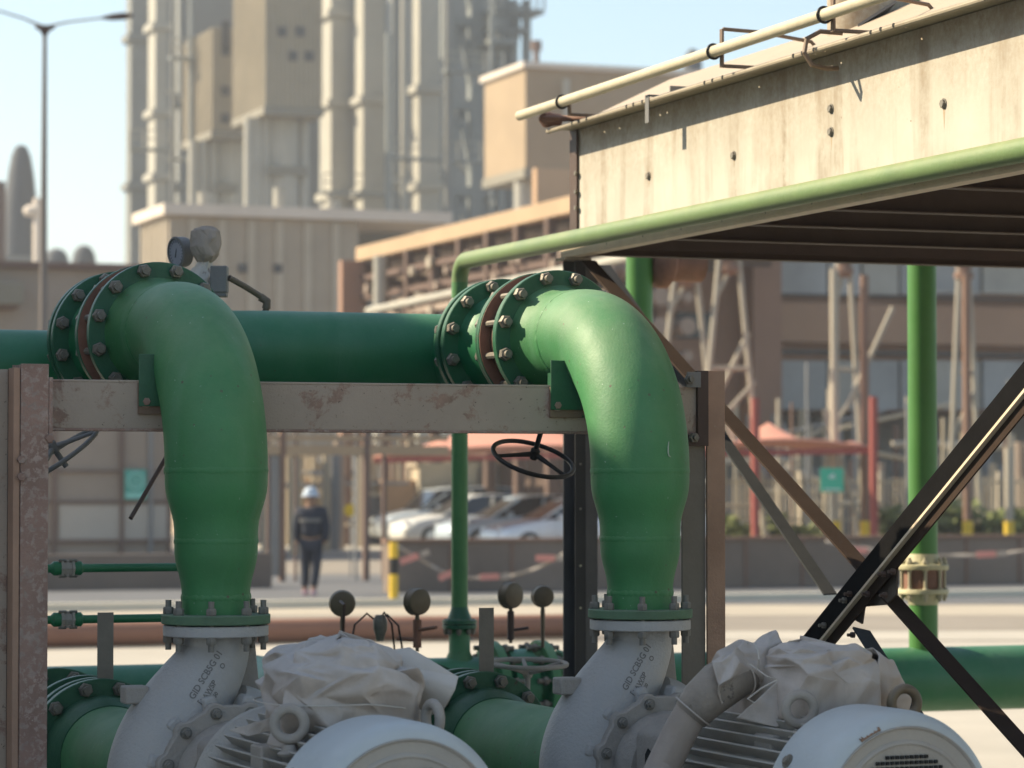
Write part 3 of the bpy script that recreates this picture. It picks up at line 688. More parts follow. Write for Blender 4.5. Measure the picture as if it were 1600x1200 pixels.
def f3(u, v):
    a = 2*math.pi*u; s = v
    c = Vector((.13, -1.22, AXZ+.39)).lerp(Vector((.315, -1.10, AXZ+.235)), s); r = .045 + .035*math.sin(math.pi*min(1, s*.9+.1)) 
    A, B, Q = basis(Vector((.165, .12, -.14))); return loc(U2, c + A*math.cos(a)*r*(1.1) + B*math.sin(a)*r*1.15)
crush(f3, 9, 5, .35, .007, 6, 'folded_sleeve', 'cloth', t, sharp=75)
t = thing('cable_conduit', 'thick dusty conduit wrapped in torn tape rising to the right motor terminal box', 'conduit', W2(-.3, -1.0, AXZ))
D_ = 8.62
cp = [P(1000, 1290, 8.5), P(1035, 1200, D_), P(1062, 1145, D_), P(1085, 1105, D_)]
cp2 = [P(1078, 1118, D_), P(1098, 1094, D_), P(1125, 1070, D_+.03), P(1155, 1052, D_+.08), P(1180, 1040, D_+.16)]
obj('conduit_tube', MB().tube(cp, .050, 32), M['conduit'], t)
obj('tape_wrap', MB().tube(cp2, [.054, .064, .070, .066, .060], 36), M['tape2'], t)
for k, s in enumerate((.25, .9)):
    a, b = (cp2[0], cp2[1]) if k == 0 else (cp2[2], cp2[3]); c = a.lerp(b, s)
    obj('tape_edge', MB().torus(c, b - a, .063 + .007*k, .003, 36, 6), M['cloth'], t)
def f4(u, v):
    a = 2*math.pi*u; i = v*3; k = min(2, int(i)); pts = [P(1118, 1068, 8.62), P(1150, 1036, 8.66), P(1185, 1034, 8.74), P(1225, 1040, 8.82)]
    c = pts[k].lerp(pts[k+1], i-k); r = [.070, .058, .072, .10]; rr = r[k]*(1-(i-k)) + r[k+1]*(i-k)
    A, B, Q = basis(RT + Z*.2); return c + (A*math.cos(a) + B*math.sin(a))*rr
t = thing('canvas_cover', 'gathered canvas hood tied with string where the taped conduit enters the boxy parcel', 'canvas cover', P(1180, 1040, 8.7))
crush(f4, 14, 6, .3, .007, 7, 'gathered_hood', 'cloth', t, gather=.006, sharp=75)
obj('tie_cord', tie([P(1172 + 14*math.cos(a), 1030 + 26*math.sin(a), 8.62 + .08*math.sin(a*.5)) for a in [i*.3 for i in range(22)]]), M['clothwhite'], t)
obj('loose_string', tie([P(1172,1038,8.55), P(1200,1058,8.5), P(1215,1062,8.5), P(1190,1075,8.48), P(1168,1092,8.5), P(1178,1098,8.52)]), M['clothwhite'], t)
scrap('canvas_scrap', 'torn canvas flap behind the left lifting eye of the right motor', [(-.10,-1.21,AXZ+.37), (-.03,-1.215,AXZ+.25), (-.13,-1.2,AXZ+.215), (-.235,-1.15,AXZ+.24)], .002, 'cloth', U2, 4.4)

# ================================================================== skid frame
def hsec(w, h, tw=.008, tf=.010):
    a, b = w/2, h/2; return [(-a,-b),(a,-b),(a,-b+tf),(tw/2,-b+tf),(tw/2,b-tf),(a,b-tf),(a,b),(-a,b),(-a,b-tf),(-tw/2,b-tf),(-tw/2,-b+tf),(-a,-b+tf)]
def angle(w, h, t=.009): return [(0,0),(w,0),(w,t),(t,t),(t,h),(0,h)]
def chan(w, h, t=.008): return [(0,0),(w,0),(w,t),(t,t),(t,h-t),(w,h-t),(w,h),(0,h)]
by = L2.y + .28
bl = onY(78, 597, by); br_ = onY(1088, 607, by); bz1 = P(500, 600, (bl.dot(FW)+br_.dot(FW))/2).z
zt = onY(640, 603, by).z; zb = onY(640, 672, by).z
t = thing('support_beam', 'horizontal steel channel with pale primer and rust freckles carrying both elbows', 'steel beam', ((bl.x+br_.x)/2, by, zb))
obj('web', MB().ext([(0, 0), (.008, 0), (.008, zt-zb), (0, zt-zb)], (bl.x, by, zb), (br_.x, by, zb)), M['beam'], t, bevel=.001)
obj('top_edge', MB().box(bl.x, br_.x, by-.009, by+.06, zt-.0, zt+.008), M['beam'], t, bevel=.002)
obj('bottom_flange', MB().box(bl.x, br_.x, by-.009, by+.06, zb-.009, zb), M['rustbeam'], t, bevel=.002)
for U in (U1, U2):
    for xx, w in ((-.085, .2),):
        c = loc(U, (0, 0, 0)).x
        obj('bracket_plate', MB().box(c-.215, c-.06, by-.022, by-.0105, zb+.045, zt+.0), M['bracket'], t, bevel=.0015)
        obj('bracket_bolt', MB().lathe([(.02,0),(.02,.003)], (c-.19, by-.022, zb+.085), -Y, 20).hexnut((c-.19, by-.024, zb+.085), -Y, .013, .01), M['rustbeam'], t)
        obj('shoe_plate', MB().box(c-.215, c-.095, by-.030, by-.024, zt-.075, zt+.09), M['green_fl'], t, bevel=.001)
# left post (wide flange profile, rust and dust)
def post(lx0, lx1, ztop_px, yy, lab, w=None, m='rustbeam', depth=.11):
    a = onY(lx0, ztop_px, yy); b = onY(lx1, ztop_px, yy)
    t = thing('steel_post', lab, 'steel post', ((a.x+b.x)/2, yy, 0)); return t, a, b
yp = by - .12
t, a, b = post(22, 78, 568, yp, 'rusty H section steel post at the left end of the beam')
w = b.x - a.x; zc = a.z
obj('front_flange', MB().box(a.x+.022, b.x-.003, yp, yp+.011, 0, zc), M['rustbeam'], t, bevel=.0015)
obj('web', MB().box(a.x+.02, a.x+.028, yp+.0115, yp+.13, 0, zc-.003), M['rustbeam'], t)
obj('side_angle', MB().box(a.x, a.x+.0195, yp+.004, yp+.014, 0, zc-.012).box(a.x, a.x+.008, yp+.0145, yp+.09, 0, zc-.012), M['rustbeam2'], t, bevel=.001)
obj('back_flange', MB().box(a.x+.022, b.x-.003, yp+.131, yp+.14, 0, zc), M['rustbeam'], t)
obj('clip_plate', MB().box(b.x-.002, b.x+.010, yp+.0, yp+.10, zb-.05, zt+.01), M['rustbeam'], t, bevel=.001)
for k, (px_, py_) in enumerate(((33, 718), (33, 745), (77, 685))):
    q = onY(px_, py_, yp+.003); obj('bolt', MB().hexnut(q, -Y, .014, .012), M['rustbeam'], t)
# right post
yr = by + .02
a = onY(1063, 600, yr); b = onY(1127, 580, yr)
t = thing('steel_post', 'rust brown steel post at the right end of the beam beside the sunlit elbow', 'steel post', (b.x-.05, yr, 0))
xm = onY(1099, 600, yr).x
obj('front_flange', MB().box(xm, b.x, yr-.03, yr-.018, .3, b.z), M['rustbeam2'], t, bevel=.0015)
obj('side_web', MB().box(a.x+.0, xm-.001, yr-.016, yr-.004, .3, onY(1080, 690, yr).z), M['greyprimer'], t, bevel=.001)
obj('cleat_angle', MB().box(onY(1082, 600, yr).x, xm-.001, yr-.045, yr-.0165, onY(1080, 697, yr).z, b.z-.001).box(onY(1065, 600, yr).x, onY(1096, 600, yr).x, yr-.047, yr-.0455, onY(1080, 697, yr).z, onY(1080, 680, yr).z), M['brownpaint'], t, bevel=.001)
obj('cap_plate', MB().box(onY(1064, 600, yr).x, onY(1086, 600, yr).x, yr-.05, yr-.046, onY(1080, 606, yr).z, onY(1080, 582, yr).z), M['greysteel'], t, bevel=.001)
for px_, py_ in ((1076, 593), (1083, 684)):
    q = onY(px_, py_, yr-.05); obj('bolt', MB().hexnut(q, -Y, .018, .016).cyl(q, q-Y*.03, .009, 10), M['nut'], t)
# far left column pieces
yl = by - .02
t = thing('steel_post', 'grey edged steel post cut by the left border of the picture', 'steel post', (onY(0, 600, yl).x, yl, 0))
xa = onY(-60, 600, yl).x; xb = onY(17, 600, yl).x; zc = onY(10, 577, yl).z
obj('front_flange', MB().box(xa, xb-.009, yl, yl+.01, 0, zc), M['beam'], t, bevel=.001)
obj('edge_angle', MB().box(xb-.008, xb, yl-.004, yl+.09, 0, zc), M['brownpaint'], t, bevel=.001)
obj('clip_plate', MB().box(xb+.001, xb+.012, yl+.01, yl+.06, onY(20, 760, yl).z, onY(20, 640, yl).z), M['greysteel'], t)
t = thing('diagonal_brace', 'slim dark diagonal brace between the two left posts', 'brace', P(10, 1000, 9.8))
obj('angle_bar', MB().ext(angle(.035, .035, .006), P(24, 690, 9.75), P(-6, 1330, 9.75), up=FW), M['brownpaint'], t)

# ================================================================== handwheels, rods, gauges, small pipes
def handwheel(lab, c, ax, Rw, rr, stem, m='blacksteel', spokes=3, a0=.4, hubh=.03):
    t = thing('handwheel', lab, 'handwheel', c); A, B, Q = basis(ax)
    obj('rim', MB().torus(c, ax, Rw, rr, 56, 12), M[m], t)
    s = MB()
    for k in range(spokes):
        a = a0 + 2*math.pi*k/spokes; d = A*math.cos(a) + B*math.sin(a)
        s.tube([Vector(c) - Q*.0 + d*Rw, Vector(c) - Q*hubh*.5 + d*Rw*.5, Vector(c) - Q*hubh], [rr*.8, rr*.9, rr*1.3], 10)
    obj('spokes', s, M[m], t)
    obj('hub', MB().lathe([(rr*1.6, -.02), (rr*2.1, -.01), (rr*2.1, .015), (rr*1.5, .022)], Vector(c) - Q*hubh, ax, 20), M[m], t)
    obj('stem', MB().cyl(Vector(c) - Q*hubh, Vector(c) + Q*stem if stem > 0 else Vector(c) + Q*stem, rr*1.15, 12), M[m], t); return t
nrm = (P(857, 676, 10.8) - P(840, 735, 10.86)).normalized()
ax2 = (nrm + FW*(-.10)).normalized()
handwheel('black valve handwheel hanging tilted under the beam between the elbows', P(833, 717, 10.8), ax2 + FW*.12, .150, .0085, .22, a0=.9, hubh=-.02)
nl = Vector((-.28, -.25, 1)).normalized()
handwheel('grey valve handwheel poking out right of the left rusty post', P(92, 712, 10.0), RT*-.52 + Z*.80 - FW*.24, .150, .0085, -.045, 'greysteel', a0=1.2, hubh=-.035)
handwheel('dusty handwheel seen edge on above the right suction flange', P(825, 1037, 11.6), (0, -.06, 1), .15, .0095, -.3, 'castdusty', 5, hubh=.035)
t = thing('lever_rod', 'thin brown lever rod slanting down beside the left discharge reducer', 'rod', P(255, 728, 11))
obj('rod_bar', MB().cyl(P(268, 700, 11.2), P(204, 810, 11), .0085, 10), M['brownpaint'], t)
def gauge(lab, px, py, D, r, foot, face, m='gaugecase'):
    c = P(px, py, D); t = thing('pressure_gauge', lab, 'gauge', P(px, foot, D), 'pressure gauges'); Q = Vector(face).normalized()
    obj('case', MB().lathe([(r*.8, -.028), (r*.96, -.024), (r, -.015), (r, .014), (r*1.04, .015), (r*1.04, .022), (r*.9, .024), (r*.88, .016)], c, Q, 36), M[m], t)
    obj('dial', MB().lathe([(r*.87, .0165), (r*.87, .0185)], c, Q, 36), M['gaugeface'], t)
    obj('stem', MB().tube([c - Z*r*.95, c - Z*(r*1.5), P(px, foot, D)], [.009, .011, .008], 10), M['gaugecase'], t); return t, c, Q
g = gauge('round gauge seen from behind with a bent rod in front, left of the cable junction', 535, 943, 13, .056, 1012, -RT*.1 + FW)
obj('siphon_rod', MB().tube([P(535,1010,12.9), P(537,965,12.85), P(538,945,12.83), P(532,940,12.9)], .007, 10), M['brownpaint'], g[0])
g = gauge('pale rimmed gauge on a rusty valve stem left of the thin green riser', 652, 940, 13, .058, 1018, -RT*.8 + FW)
obj('isolating_valve', MB().cyl(P(652,968,13), P(652,1012,13), .019, 12).cyl(P(652,985,13), P(682,980,12.9), .008, 8).cyl(P(652,1000,13), P(620,998,13), .009, 8), M['rustring'], g[0])
g = gauge('gauge turned sideways right of the thin green riser', 798, 930, 13.6, .060, 1005, -RT*.9 + FW*.9)
obj('isolating_valve', MB().cyl(P(798,955,13.6), P(798,1000,13.6), .016, 12).cyl(P(798,985,13.6), P(826,981,13.6), .007, 8), M['brownpaint'], g[0])
gauge('small gauge seen from behind, nearest the black column', 848, 932, 13.8, .050, 1012, FW - RT*.2)
obj('dummy', MB().box(0,0,0,0,0,0), None) if False else None
g = gauge('blue grey dial gauge standing behind the shaded left elbow', 282, 394, 11.3, .058, 500, -FW*.62 - RT*.78 - Z*.1, 'greysteel')
t, c, Q = g
A, B, _ = basis(Q)
nd = MB().obox(c + Q*.0195 + Z*.008, Z*1.0 + A*.25, Q.cross(Z), .055, .004, .001)
for k in range(17):
    a = R(-45 + 270*k/16); d = (A*math.cos(a) + B*math.sin(a)); nd.obox(c + Q*.0192 + d*.042, d, Q.cross(d), .009, .0016, .0008)
obj('dial_marks', nd, M['black'], t, smooth=False)
# bagged transmitter with box and drooping conduit
t = thing('bagged_transmitter', 'instrument head wrapped in a grey cloth bag tied at the neck behind the left elbow', 'instrument', P(318, 430, 11.2))
def fb(u, v):
    a = 2*math.pi*u; pr = [(0, .0), (.04, .0), (.052, .012), (.058, .05), (.056, .09), (.046, .118), (.022, .128), (.016, .135), (.03, .16), (.042, .20), (.05, .26)]
    i = v*(len(pr)-1); k = min(len(pr)-2, int(i)); r = pr[k][0]*(1-i+k) + pr[k+1][0]*(i-k); h = pr[k][1]*(1-i+k) + pr[k+1][1]*(i-k)
    c = P(321, 356, 11.2); return c + RT*(r*math.cos(a) - .06*max(0, h-.13)) + FW*(r*math.sin(a)) - Z*h
crush(fb, 16, 11, .3, .0035, 3, 'cloth_bag', 'clothbag', t, gather=.003, sharp=24)
def fs(u, v):
    a = 2*math.pi*u; c = P(322 - 14*v, 402 + 52*v, 11.2); r = .016 + .045*v; return c + RT*(r*1.15*math.cos(a)) + FW*(r*math.sin(a))
crush(fs, 18, 5, .25, .004, 8, 'cloth_tail', 'clothwhite', t, gather=.004, sharp=24)
obj('stem', MB().cyl(P(318, 420, 11.2), P(318, 500, 11.2), .014), M['castdusty'], t)
t = thing('junction_box', 'grey square junction box behind the top of the left elbow', 'junction box', P(343, 470, 11.1))
bb = MB().obox(P(343, 437, 11.1), RT, FW, .062, .08, .10); bb.obox(P(345, 458, 11.1), RT, FW, .048, .07, .03)
obj('box_body', bb, M['greysteel'], t, bevel=.004)
obj('conduit_stub', MB().tube([P(358, 434, 11.1), P(385, 449, 11.15), P(410, 465, 11.2), P(418, 472, 11.2), P(417, 481, 11.2), P(410, 494, 11.2)], .0115, 14), M['conduitbrown'], t)
obj('elbow_fitting', MB().tube([P(407, 464, 11.2), P(417, 471, 11.2), P(416, 482, 11.2)], .0165, 14), M['conduitbrown'], t)
# cable junction with looping cables
t = thing('cable_junction', 'small dark junction with looping black cables between two gauges', 'cable junction', P(595, 1000, 13))
obj('junction_body', MB().lathe([(.016, 0), (.022, .03), (.03, .05), (.032, .09), (.02, .115)], P(594, 1002, 13), Z, 16), M['nut'], t)
for k, (dx, hh, sg) in enumerate(((-42, 30, 1), (38, 26, 1), (26, 34, 1))):
    obj('cable', MB().tube([P(590, 972, 13), P(590+dx*.4, 972-hh*.45, 13), P(590+dx*.85, 985-hh*.3, 12.95), P(590+dx, 1010, 12.95), P(590+dx*1.05, 1040, 12.95)], .0045, 8), M['black'], t)
# two slim green pipes with couplings at the left
for yy, lab in ((888, 'upper slim dark green pipe with a dusty coupling left of the discharge leg'), (968, 'lower slim dark green pipe with a dusty coupling left of the discharge leg')):
    p = P(105, yy, 10.9); t = thing('slim_pipe', lab, 'pipe', p, 'slim green pipes')
    x1 = p.x + .22 if yy == 888 else p.x + .20
    obj('pipe_run', MB().cyl((p.x-1.5, p.y, p.z), (x1+.3, p.y, p.z), .0155, 20), M['green_clean'], t)
    obj('socket', MB().lathe([(.0155, -.062), (.026, -.05), (.026, -.022), (.019, -.02), (.019, .02), (.026, .022), (.026, .05), (.0155, .06)], p, X, 24), M['green_clean'], t)
    obj('coupling', MB().lathe([(.026, -.026), (.032, -.024), (.032, -.016), (.024, -.014), (.024, .014), (.032, .016), (.032, .024), (.026, .026)], p, X, 6).obox(p, X, Y, .012, .02, .06), M['castdusty'], t)
    for q in (-.02, .02):
        for s_ in (-1, 1): obj('coupling_bolt', MB().cyl(p + Vector((q-.014, -.012, s_*.028)), p + Vector((q+.014, -.012, s_*.028)), .006, 8), M['nut'], t)

# ================================================================== suction header, riser, right hand pipes
hY = P(1500, 1060, 15.3).y; hZ = P(1500, 1060, 15.3).z
t = thing('suction_header', 'large green horizontal suction header low behind the pumps, crossing to the right edge', 'pipe', (5, hY, hZ))
obj('pipe_run', MB().cyl((-4, hY, hZ), (14, hY, hZ), .164, 56), M['green_clean'], t)
for px_ in (1125, 1520): obj('weld_bead', weld((onY(px_, 1060, hY).x, hY, hZ), X, .1645, 90, .005), M['green_clean'], t)
for px_, s_ in ((775, 1), (838, -1)):
    xx = onY(px_, 1040, hY).x
    f = obj('flange', MB().lathe([(.165, -.09*s_), (.18, -.05*s_), (.235, -.045*s_), (.238, -.04*s_), (.238, -.003*s_), (.235, 0), (.165, 0)], (xx, hY, hZ), X, 56), M['green'], t)
    bolts(f, (xx-.042*s_, hY, hZ), Vector((-s_, 0, 0)), .212, 12, .06, r=.022, ext=.03)
xx = onY(806, 1040, hY).x
obj('valve_body', MB().lathe([(.20, -.06), (.20, .06)], (xx, hY, hZ), X, 40), M['green_clean'], t)
xb = onY(872, 1040, hY).x
obj('bonnet', MB().torus((xb, hY-.02, hZ+.02), X, .158, .014, 40, 8), M['green'], t)
# thin riser with its long run along the bay
rp = P(718, 1000, (hY*1.0 - P(718,1000,10).y)/1 if False else 10); rp = onY(718, 1000, hY)
rx, rzt = rp.x, onY(718, 405, hY).z
t = thing('branch_riser', 'thin green riser that bends over and runs along the pale bay wall', 'pipe', (rx, hY, hZ))
FX0 = P(890, 400, 13.4).x; n_ = onX(1600, 234, FX0-.085); d0 = n_ - Vector((rx, hY, n_.z)); zz = n_.z; dd = Vector((n_.x-rx, n_.y-hY, 0)).normalized()
Rb = .10; cc = [(rx, hY, hZ+.36)] + [(rx, hY, zz-Rb)] + [tuple(Vector((rx, hY, zz-Rb)) + dd*(Rb-Rb*math.cos(a)) + Z*(Rb*math.sin(a))) for a in [R(90)*i/10 for i in range(1, 11)]]
cc += [tuple(Vector((rx, hY, zz)) + dd*(Rb+.05)), tuple(Vector((rx, hY, zz)) + dd*9)]
obj('riser_run', MB().tube(cc[:2], .040, 28), M['green_thin'], t); obj('bay_run', MB().tube(cc[1:], .040, 28), M['green_thin_lit'], t)
for k in (1.05, 3.4): obj('weld_bead', weld(Vector((rx, hY, zz)) + dd*k, dd, .0405, 40, .003), M['green'], t)
zf = P(718, 975, rp.dot(FW)).z
obj('lower_stub', MB().lathe([(.075, 0), (.052, .05), (.05, zf-hZ-.16)], (rx, hY, hZ+.14), Z, 32), M['green'], t)
f = obj('lower_flange', flange(.083, .04, .020, (rx, hY, zf-.022), Z, 40), M['green_fl'], t); bolts(f, (rx, hY, zf-.001), Z, .066, 8, .022, r=.013, ext=.006)
obj('upper_flange', MB().lathe([(.083, 0), (.083, .018), (.06, .022), (.045, .06), (.04, .08)], (rx, hY, zf+.002), Z, 40), M['green_fl'], t)
# tall riser on the right with cream flanged joint
qp = onY(1440, 1010, hY+.02); qx = qp.x
t = thing('tall_riser', 'bright green vertical riser with a cream flanged joint, sunlit on its left side', 'pipe', (qx, hY, hZ))
zf = onY(1440, 905, hY).z
obj('pipe_run', MB().cyl((qx, hY, zf+.10), (qx, hY, 5.2), .074, 36), M['green_riser'], t)
obj('lower_pipe', MB().cyl((qx, hY, hZ+.12), (qx, hY, zf-.075), .074, 36), M['green_riser'], t)
for s_ in (1, -1):
    f = obj('joint_flange', MB().lathe([(.06, .050*s_), (.128, .05*s_), (.130, .053*s_), (.130, .072*s_), (.127, .075*s_), (.095, .078*s_), (.085, .10*s_), (.076, .13*s_)], (qx, hY, zf), Z, 44), M['creamfl'], t)
    bolts(f, (qx, hY, zf+.075*s_), Z*s_, .108, 8, .01, r=.016, ext=.014, mat_='creamnut')
obj('joint_disc', MB().lathe([(.10, -.049), (.10, .049)], (qx, hY, zf), Z, 36), M['rustring'], t)
for k in range(8):
    a = math.pi/8 + k*math.pi/4; obj('tie_stud', MB().cyl((qx+.108*math.cos(a), hY+.108*math.sin(a), zf-.05), (qx+.108*math.cos(a), hY+.108*math.sin(a), zf+.05), .009, 8), M['creamnut'], t)
# short riser seen under the bay, with elbow
gp = P(999, 470, 16.5)
t = thing('under_bay_riser', 'green vertical pipe rising under the pale bay behind the diagonal brace', 'pipe', (gp.x, gp.y, 0))
obj('pipe_run', MB().cyl((gp.x, gp.y, 0), (gp.x, gp.y, 3.2), .074, 32), M['green_riser'], t)
obj('weld_bead', weld((gp.x, gp.y, P(999, 448, 16.5).z), Z, .0745, 50, .004), M['green'], t)
obj('side_flange', MB().lathe([(.09, 0), (.14, .03), (.15, .05), (.15, .09), (.11, .12), (.11, .3)], (gp.x+.07, gp.y, P(999, 408, 16.5).z), X, 32), M['rustring'], t)

# ================================================================== cooler bay (the pale sheet metal bay)
FX = onX(890, 400, 4.936).x
Dc = 13.4; cB = P(890, 400, Dc); cT = P(890, 205, Dc); FX = cB.x; FYb = cB.y; zB = cB.z; zT = cT.z
FYn = 2.0
t = thing('cooler_bay', 'weathered pale sheet steel cooler bay raised on brown legs, filling the upper right', 'cooler bay', (FX, FYb, 0))
W_ = 4.2
obj('side_panel', MB().box(FX+.012, FX+.02, FYn, FYb-.08, zB+.03, zT-.002), M['panel'], t)
obj('end_panel', MB().box(FX+.02, FX+W_, FYb-.09, FYb-.08, zB+.03, zT), M['brownpaint'], t)
obj('corner_angle', MB().box(FX, FX+.010, FYb-.085, FYb, zB-.01, zT).box(FX+.010, FX+.09, FYb-.012, FYb, zB-.01, zT), M['brownpaint'], t, bevel=.001)
for py_ in (271, 300, 325):
    q = onX(901, py_, FX); obj('bolt', MB().hexnut(q, -X, .012, .01), M['nut'], t)
for px_, py_ in ((1014, 275), (1147, 243), (1299, 170), (1299, 206), (1475, 162)):
    q = onX(px_, py_, FX+.012); obj('panel_bolt', MB().lathe([(.019, 0), (.019, .003)], q, -X, 20).hexnut(q, -X, .015, .012), M['castnut'], t)
for px_, py_, l_ in ((1014, 275, .05), (1147, 243, .05), (1299, 206, .07), (1475, 162, .09)):
    q = onX(px_, py_, FX+.0116); dr = MB().poly([q + Vector((0, .009, -.01)), q + Vector((0, -.009, -.01)), q + Vector((0, -.004, -l_*.6)), q + Vector((0, 0, -l_)), q + Vector((0, .005, -l_*.5))], (.0003, 0, 0)); obj('rust_drip', dr, M['drip'], t, smooth=False)
# rolled top lip: overhanging sheet with real screw holes
def sheet_holes(x0, x1, y0, y1, z, th, holes, hs=.008):
    ys = sorted([h[0] for h in holes]); m = MB(); cur = y0
    for hy_, hx_ in sorted(holes):
        m.box(x0, x1, cur, hy_-hs, z, z+th); m.box(x0, hx_-hs, hy_-hs, hy_+hs, z, z+th); m.box(hx_+hs, x1, hy_-hs, hy_+hs, z, z+th); cur = hy_+hs
    m.box(x0, x1, cur, y1, z, z+th); return m
ov = .105; rnd = random.Random(4)
holes = []
yy = FYb-.35
while yy > FYn+.3:
    for d in (0, .075, .17): holes.append((yy-d, FX-ov*rnd.uniform(.35, .6)))
    yy -= rnd.choice((.62, .8))
obj('top_lip', sheet_holes(FX-ov, FX+.03, FYn, FYb, zT+.001, .004, holes, .0065), M['lip'], t, smooth=False)
obj('lip_edge', MB().cyl((FX-ov, FYn, zT-.006), (FX-ov, FYb, zT-.006), .011, 10), M['lip'], t)
obj('edge_screws', sum_mb := MB(), M['nut'], t) if False else None
for hy_, hx_ in holes:
    if hy_ < 7.5: continue
    obj('lip_screw', MB().cyl((FX-ov-.012, hy_+.03, zT-.004), (FX-ov+.0, hy_+.03, zT-.004), .008, 8), M['black'], t)
# sloped plenum hood above
r1 = P(1047, 124, Dc+.35)
hxr, hyr, hzr = FX+.75, FYb-.55, None
def zat(px, py, X_=None, Y_=None):
    return onX(px, py, X_) if X_ is not None else onY(px, py, Y_)
q = onX(1047, 124, FX+.62); hxr, hyr, hzr = q.x, q.y, q.z
pl = MB(); yn2 = FYn+.6
a_ = [(FX-.02, FYn, zT+.008), (FX+W_, FYn, zT+.008), (FX+W_, FYb, zT+.008), (FX-.02, FYb, zT+.008)]
b_ = [(hxr, yn2, hzr), (FX+W_-.6, yn2, hzr), (FX+W_-.6, hyr, hzr), (hxr, hyr, hzr)]
pl.add(a_ + b_, [(0,1,2,3), (7,6,5,4), (0,4,5,1), (1,5,6,2), (2,6,7,3), (3,7,4,0)])
obj('plenum_hood', pl, M['roofsheet'], t, smooth=False)
pb = MB()
slope = Vector((hxr-FX, 0, hzr-zT)).normalized(); sn = slope.cross(Y).normalized() * (-1 if slope.cross(Y).z < 0 else 1)
for k in range(14):
    c = Vector((FX, FYb-.5-.55*k, zT+.008)) + slope*(.10 + .03*(k % 2)); pb.hexnut(c, sn, .013, .012)
obj('hood_bolts', pb, M['nut'], t)
# underside: deck and purlins
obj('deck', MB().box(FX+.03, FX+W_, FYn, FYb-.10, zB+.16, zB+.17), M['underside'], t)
for py_ in (419, 392, 367, 340, 300, 262, 225):
    yy = P(1600, py_, (zB-CAM_H)*FPX/(750-py_)).y
    if py_ == 419: yy = FYb-.02
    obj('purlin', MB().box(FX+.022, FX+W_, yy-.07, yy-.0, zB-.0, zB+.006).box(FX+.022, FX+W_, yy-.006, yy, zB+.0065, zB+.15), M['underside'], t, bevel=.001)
obj('bottom_rail', MB().box(FX-.045, FX+.0205, FYn, FYb-.0, zB-.012, zB-.001).box(FX-.045, FX-.038, FYn, FYb, zB-.0009, zB+.034), M['rail'], t, bevel=.002)
rb = MB()
for k in range(16): rb.box(FX-.0462, FX-.0455, FYb-.55-.4*k-.002, FYb-.55-.4*k+.002, zB+.01, zB+.034)
obj('rail_marks', rb, M['black'], t, smooth=False)
obj('cap_plate', MB().box(FX-.06, FX+.07, FYb-.09, FYb+.02, zB-.024, zB-.0125), M['roofsheet'], t, bevel=.001)
# far leg, with drilled angle
lx = onY(906, 600, FYb-.05).x; 
leg = MB().box(FX+.055, FX+.063, FYb-.11, FYb-.012, 0, zB-.025).box(FX-.035, FX+.0545, FYb-.015, FYb-.004, 0, zB-.025)
la = onY(916, 600, FYb-.12); 
obj('leg', leg, M['legsteel'], t, bevel=.001)
sh = MB(); z0 = 0; xs0, xs1 = FX-.036, FX+.022
xh = onY(907, 884, FYb-.12).x; hzz = sorted([onY(907, 884, FYb-.12).z, onY(907, 950, FYb-.12).z])
xs0 = onY(899, 900, FYb-.12).x; xs1 = onY(915, 900, FYb-.12).x
cur = 0; hs = .006; yA, yB = FYb-.12, FYb-.115
obj('drilled_angle', MB().box(xs0, xs1, yA, yB, cur, zB-.03), M['blacksteel'], t)
obj('leg_flange', MB().box(xs1+.001, onY(934, 900, FYb-.12).x, yA, yA+.007, 0, zB-.03), M['legsteel'], t, bevel=.001)
for py_ in (725, 795, 884, 950):
    q = onY(907, py_, yA); obj('bolt', MB().lathe([(.0055, 0), (.0052, .003)], q, -Y, 10), M['nut'] if py_ < 850 else M['creamnut'], t)  # lower two: pale discs painted for light showing through drilled holes
obj('near_leg', MB().box(FX-.03, FX+.09, 6.6, 6.71, 0, zB-.013), M['legsteel'], t)
obj('far_side_leg', MB().box(FX+W_-.1, FX+W_-.01, FYb-.11, FYb-.01, 0, zB-.013), M['brownpaint'], t)
# braces
def brace(lab, p0, p1, w, h, m, up=(0,0,1), ext0=0, ext1=0, sec=None, nm='diagonal_brace'):
    p0 = Vector(p0); p1 = Vector(p1); d = (p1-p0).normalized(); p0 = p0 - d*ext0; p1 = p1 + d*ext1
    t = thing(nm, lab, 'brace', p0); obj('angle_bar', MB().ext(sec or angle(w, h, .008), p0, p1, up=up), M[m], t, bevel=.001); return t
tb_ = brace('long brown diagonal brace falling from the bay corner to the lower right', onX(921, 412, FX+.0), onX(1600, 1168, FX), .07, .055, 'bracebrown', up=(0,-1,0), ext0=.02, ext1=.5, sec=[(-.035,0),(.035,0),(.035,.008),(-.035,.008)])
